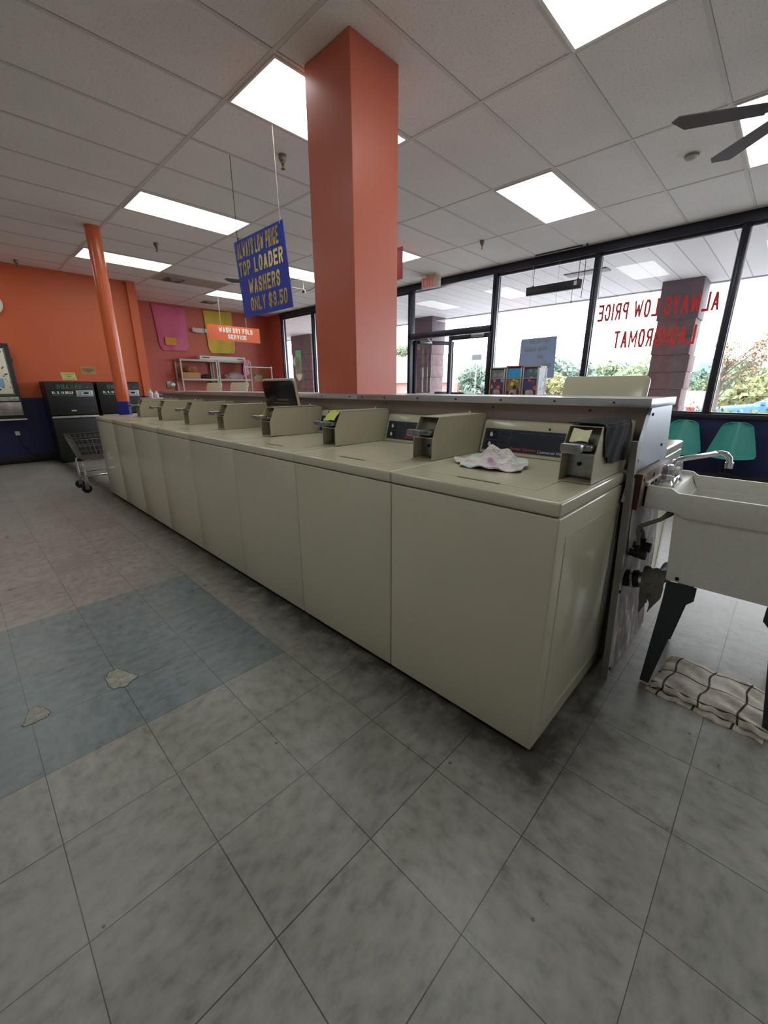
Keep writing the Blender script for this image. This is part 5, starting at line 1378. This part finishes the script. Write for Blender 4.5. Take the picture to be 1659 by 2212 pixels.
# thin autumn tree close to the pillar
t = thing('tree', 'thin autumn tree with orange leaves right of the stone pillar', 'tree', (14.2, .55, GZ), 0, 'trees beyond the parking lot')
rng = random.Random(17); q = MB()
base = Vector((14.2, .62, GZ)); q.tube([base, base + Vector((0, -.02, 1.3)), base + Vector((.05, -.1, 2.2))], .05, 8, radii=[.06, .045, .03])
lv = MB()
for k in range(9):
    a = rng.uniform(-1.1, .9); s = base + Vector((0, -.02, 1.2 + .1 * k)); e = s + Vector((rng.uniform(-.5, .5), -.95 * math.sin(a + .6) - .1, .55 + .5 * math.cos(a)))
    q.tube([s, s.lerp(e, .5) + Vector((0, 0, .08)), e], .012, 6, radii=[.018, .012, .005])
    for f in (.55, .8, 1.0): leaf_crown(lv, s.lerp(e, f), .30, 38, .045, rng, .7, 4)
q.build('trunk', M_bark, t); lv.build('crown', LEAF['a'], t, smooth=False)
# hedge under the window
q = MB(); rng = random.Random(5)
for k in range(60): leaf_crown(q, (10.35 + rng.uniform(-.15, .15), -2.4 + k * .06, .50 + rng.uniform(-.05, .05)), .35, 60, .05, rng, .9, 3)
o = q.build('hedge', leafmat('hedge_leaves', '#66814a', '#869a68'), smooth=False, origin=(10.35, -.6, .1)); tag(o, 'low clipped green hedge just outside under the right window', 'hedge', kind='stuff')
# buildings
M_wh = mat('white_building', '#b9b8b6', .8); M_tl = mat('teal_roof', '#3f7f84', .6); M_bldbrick = mat('far_brick', '#a5847c', .9)
t = thing('far_building', 'low white store with teal roof far across the lot', 'building', (68, 3, GZ))
a = at('x', 68, 1500, 860).y; b = at('x', 68, 1590, 860).y
MB().box(68, 76, b, a, GZ, 2.0).build('wall', M_wh, t); MB().prism([(67.4, 2.3), (67.4, 2.6), (70, 4.2), (76, 4.2), (76, 2.3)], 'y', b - .4, a + .4).build('roof', M_tl, t)
MB().box(67.4, 68, b, a, 1.6, 2.3).build('canopy_band', M_wh, t)
MB().box(67.95, 68.05, b + .5, a - .5, GZ, 1.3).build('shop_windows', mat('dark_shop_glass', '#545a78', .3), t)
t = thing('far_building', 'white flat store with brick posts seen left of the doors', 'building', (30, 28, GZ))
a = at('x', 34, 862, 800).y; b = at('x', 34, 985, 800).y
MB().box(34, 44, b, a + 6, 1.6, 4.2).build('fascia', M_wh, t); MB().box(34.5, 44, b, a + 6, GZ, 1.6).build('wall', M_bldbrick, t)
for k in range(4): MB().box(33.9, 34.4, b + k * 4.2, b + k * 4.2 + .7, GZ, 1.6).build('brick_post', M_bldbrick, t)
t = thing('far_building', 'white store front with pink sign beyond the far left window', 'building', (12, 22, GZ))
MB().box(9.8, 18, 19.5, 26, 1.0, 3.2).build('fascia', M_wh, t); MB().box(10.2, 18, 20, 26, GZ, 1.0).build('wall', M_bldbrick, t)
MB().block('VIDEO', (11.6, 19.49, 1.7), (1, 0, 0), (0, 0, 1), 1.0, .5, .07, .01).build('lettering', mat('pink_letters', '#e89a9a', .6), t)
MB().box(9.8, 18, 19.46, 19.49, 2.95, 3.15).build('red_stripe', mat('pink_letters', '#e89a9a', .6), t)
# street lights
def lamp(px, ptop, dist, lab):
    p = at('x', CAM.x + dist, px, ptop); t = thing('street_lamp', lab, 'street lamp', (p.x, p.y, GZ), 0, 'white parking lot lamps'); Mw = mat('white_pole', '#e6e6e8', .5)
    MB().cyl((p.x, p.y, GZ), (p.x, p.y, p.z), .09, .06, seg=8).build('pole', Mw, t)
    MB().tube([(p.x, p.y, p.z - .05), (p.x, p.y + .9, p.z + .35)], .05, 6).box(p.x - .1, p.x + .1, p.y + .8, p.y + 1.3, p.z + .3, p.z + .42, .02).build('lamp_arm', Mw, t)
lamp(1604, 803, 31, 'white lamp post between tall tree and slanted mullion')
lamp(1577, 806, 42, 'white lamp post in front of the teal roofed store')
p = at('x', 20, 1172, 823)
o = MB().box(19.95, 20.05, p.y - .09, p.y + .09, GZ, 3.0).build('sign_post', mat('white_pole', '#e6e6e8', .5), origin=(20, p.y, GZ)); tag(o, 'white post standing outside behind the hours sign', 'post')
p = at('x', 22, 1030, 772); 
t = thing('road_sign', 'dark square sign board seen through the closed door', 'sign', (22, p.y, GZ)); MB().box(21.97, 22.03, p.y - .30, p.y + .30, p.z - .14, p.z + .16).build('board', mat('dark_sign_board', '#4a4c50', .6), t); MB().cyl((22, p.y, GZ), (22, p.y, p.z), .03, seg=8).build('post', M_steel, t)
# cars (side view along the lot): lofted body, cabin, wheels
def car(cx, cy, col, lab, L=4.5, rz=0, g1='cars in the parking lot'):
    t = thing('car', lab, 'car', (cx, cy, GZ), rz, g1); K = dict(world=False)
    Mb = mat('car_paint_%s' % col[1:], col, .2, coat=.5); hw = .88
    prof = [(-L / 2, .35), (-L / 2 - .03, .60), (-L / 2 + .10, .80), (-L / 2 + 1.15, .93), (L / 2 - .75, .95), (L / 2 - .05, .86), (L / 2, .45), (L / 2 - .1, .28), (-L / 2 + .15, .26)]
    MB().prism([(p[0], p[1]) for p in prof], 'x', -hw, hw, .07, 3).build('body', Mb, t, **K)
    cab = [(-L / 2 + 1.05, .90), (-L / 2 + 1.85, 1.34), (L / 2 - 1.55, 1.38), (L / 2 - .65, .92)]
    cb = MB().prism(cab, 'x', -hw + .12, hw - .12, .05, 3); cb.build('cabin', Mb, t, **K)
    gl = [(-L / 2 + 1.22, .93), (-L / 2 + 1.90, 1.29), (L / 2 - 1.60, 1.32), (L / 2 - .85, .94)]
    MB().prism(gl, 'x', -hw + .112, hw - .112).build('windows', mat('car_glass', '#9fb4c4', .05), t, **K)
    for yy in (-L / 2 + .85, L / 2 - .85):
        for s in (-1, 1):
            w = MB().cyl((s * (hw - .20), yy, .32), (s * (hw + .02), yy, .32), .32, seg=24).build('wheel', M_black, t, **K)
            MB().cyl((s * (hw + .01), yy, .32), (s * (hw + .03), yy, .32), .20, seg=16).build('hubcap', M_chrome, w, **K)
    for s in (-1, 1): MB().box(s * (hw + .02) - .09, s * (hw + .02) + .09, -L / 2 + 1.35, -L / 2 + 1.5, .92, 1.05, .03).build('mirror', Mb, t, **K)
    for s in (-1, 1): MB().box(s * .62 - .15, s * .62 + .15, L / 2 - .09, L / 2 + .005, .62, .78, .02).build('tail_light', mat('tail_red', '#c0323a', .3), t, **K)
car(20.9, -1.03, '#4a76a8', 'pale blue car parked at right behind the hedge', 4.6, math.pi)
car(22.3, at('x', 20.1, 1493, 870).y + .62, '#a9b2bd', 'silver car with red tail light beside the stone pillar', 4.3, math.radians(90))
car(31, 5.6, '#5c8a98', 'small teal car far out behind the hours sign', 4.3, 0)
car(17.5, 13.2, '#dfe3e8', 'white car roof seen low in the closed door glass', 4.4, 0)
car(40, 2.0, '#6aa0b5', 'distant blue car on the lot right of pillar', 4.3, math.radians(90))
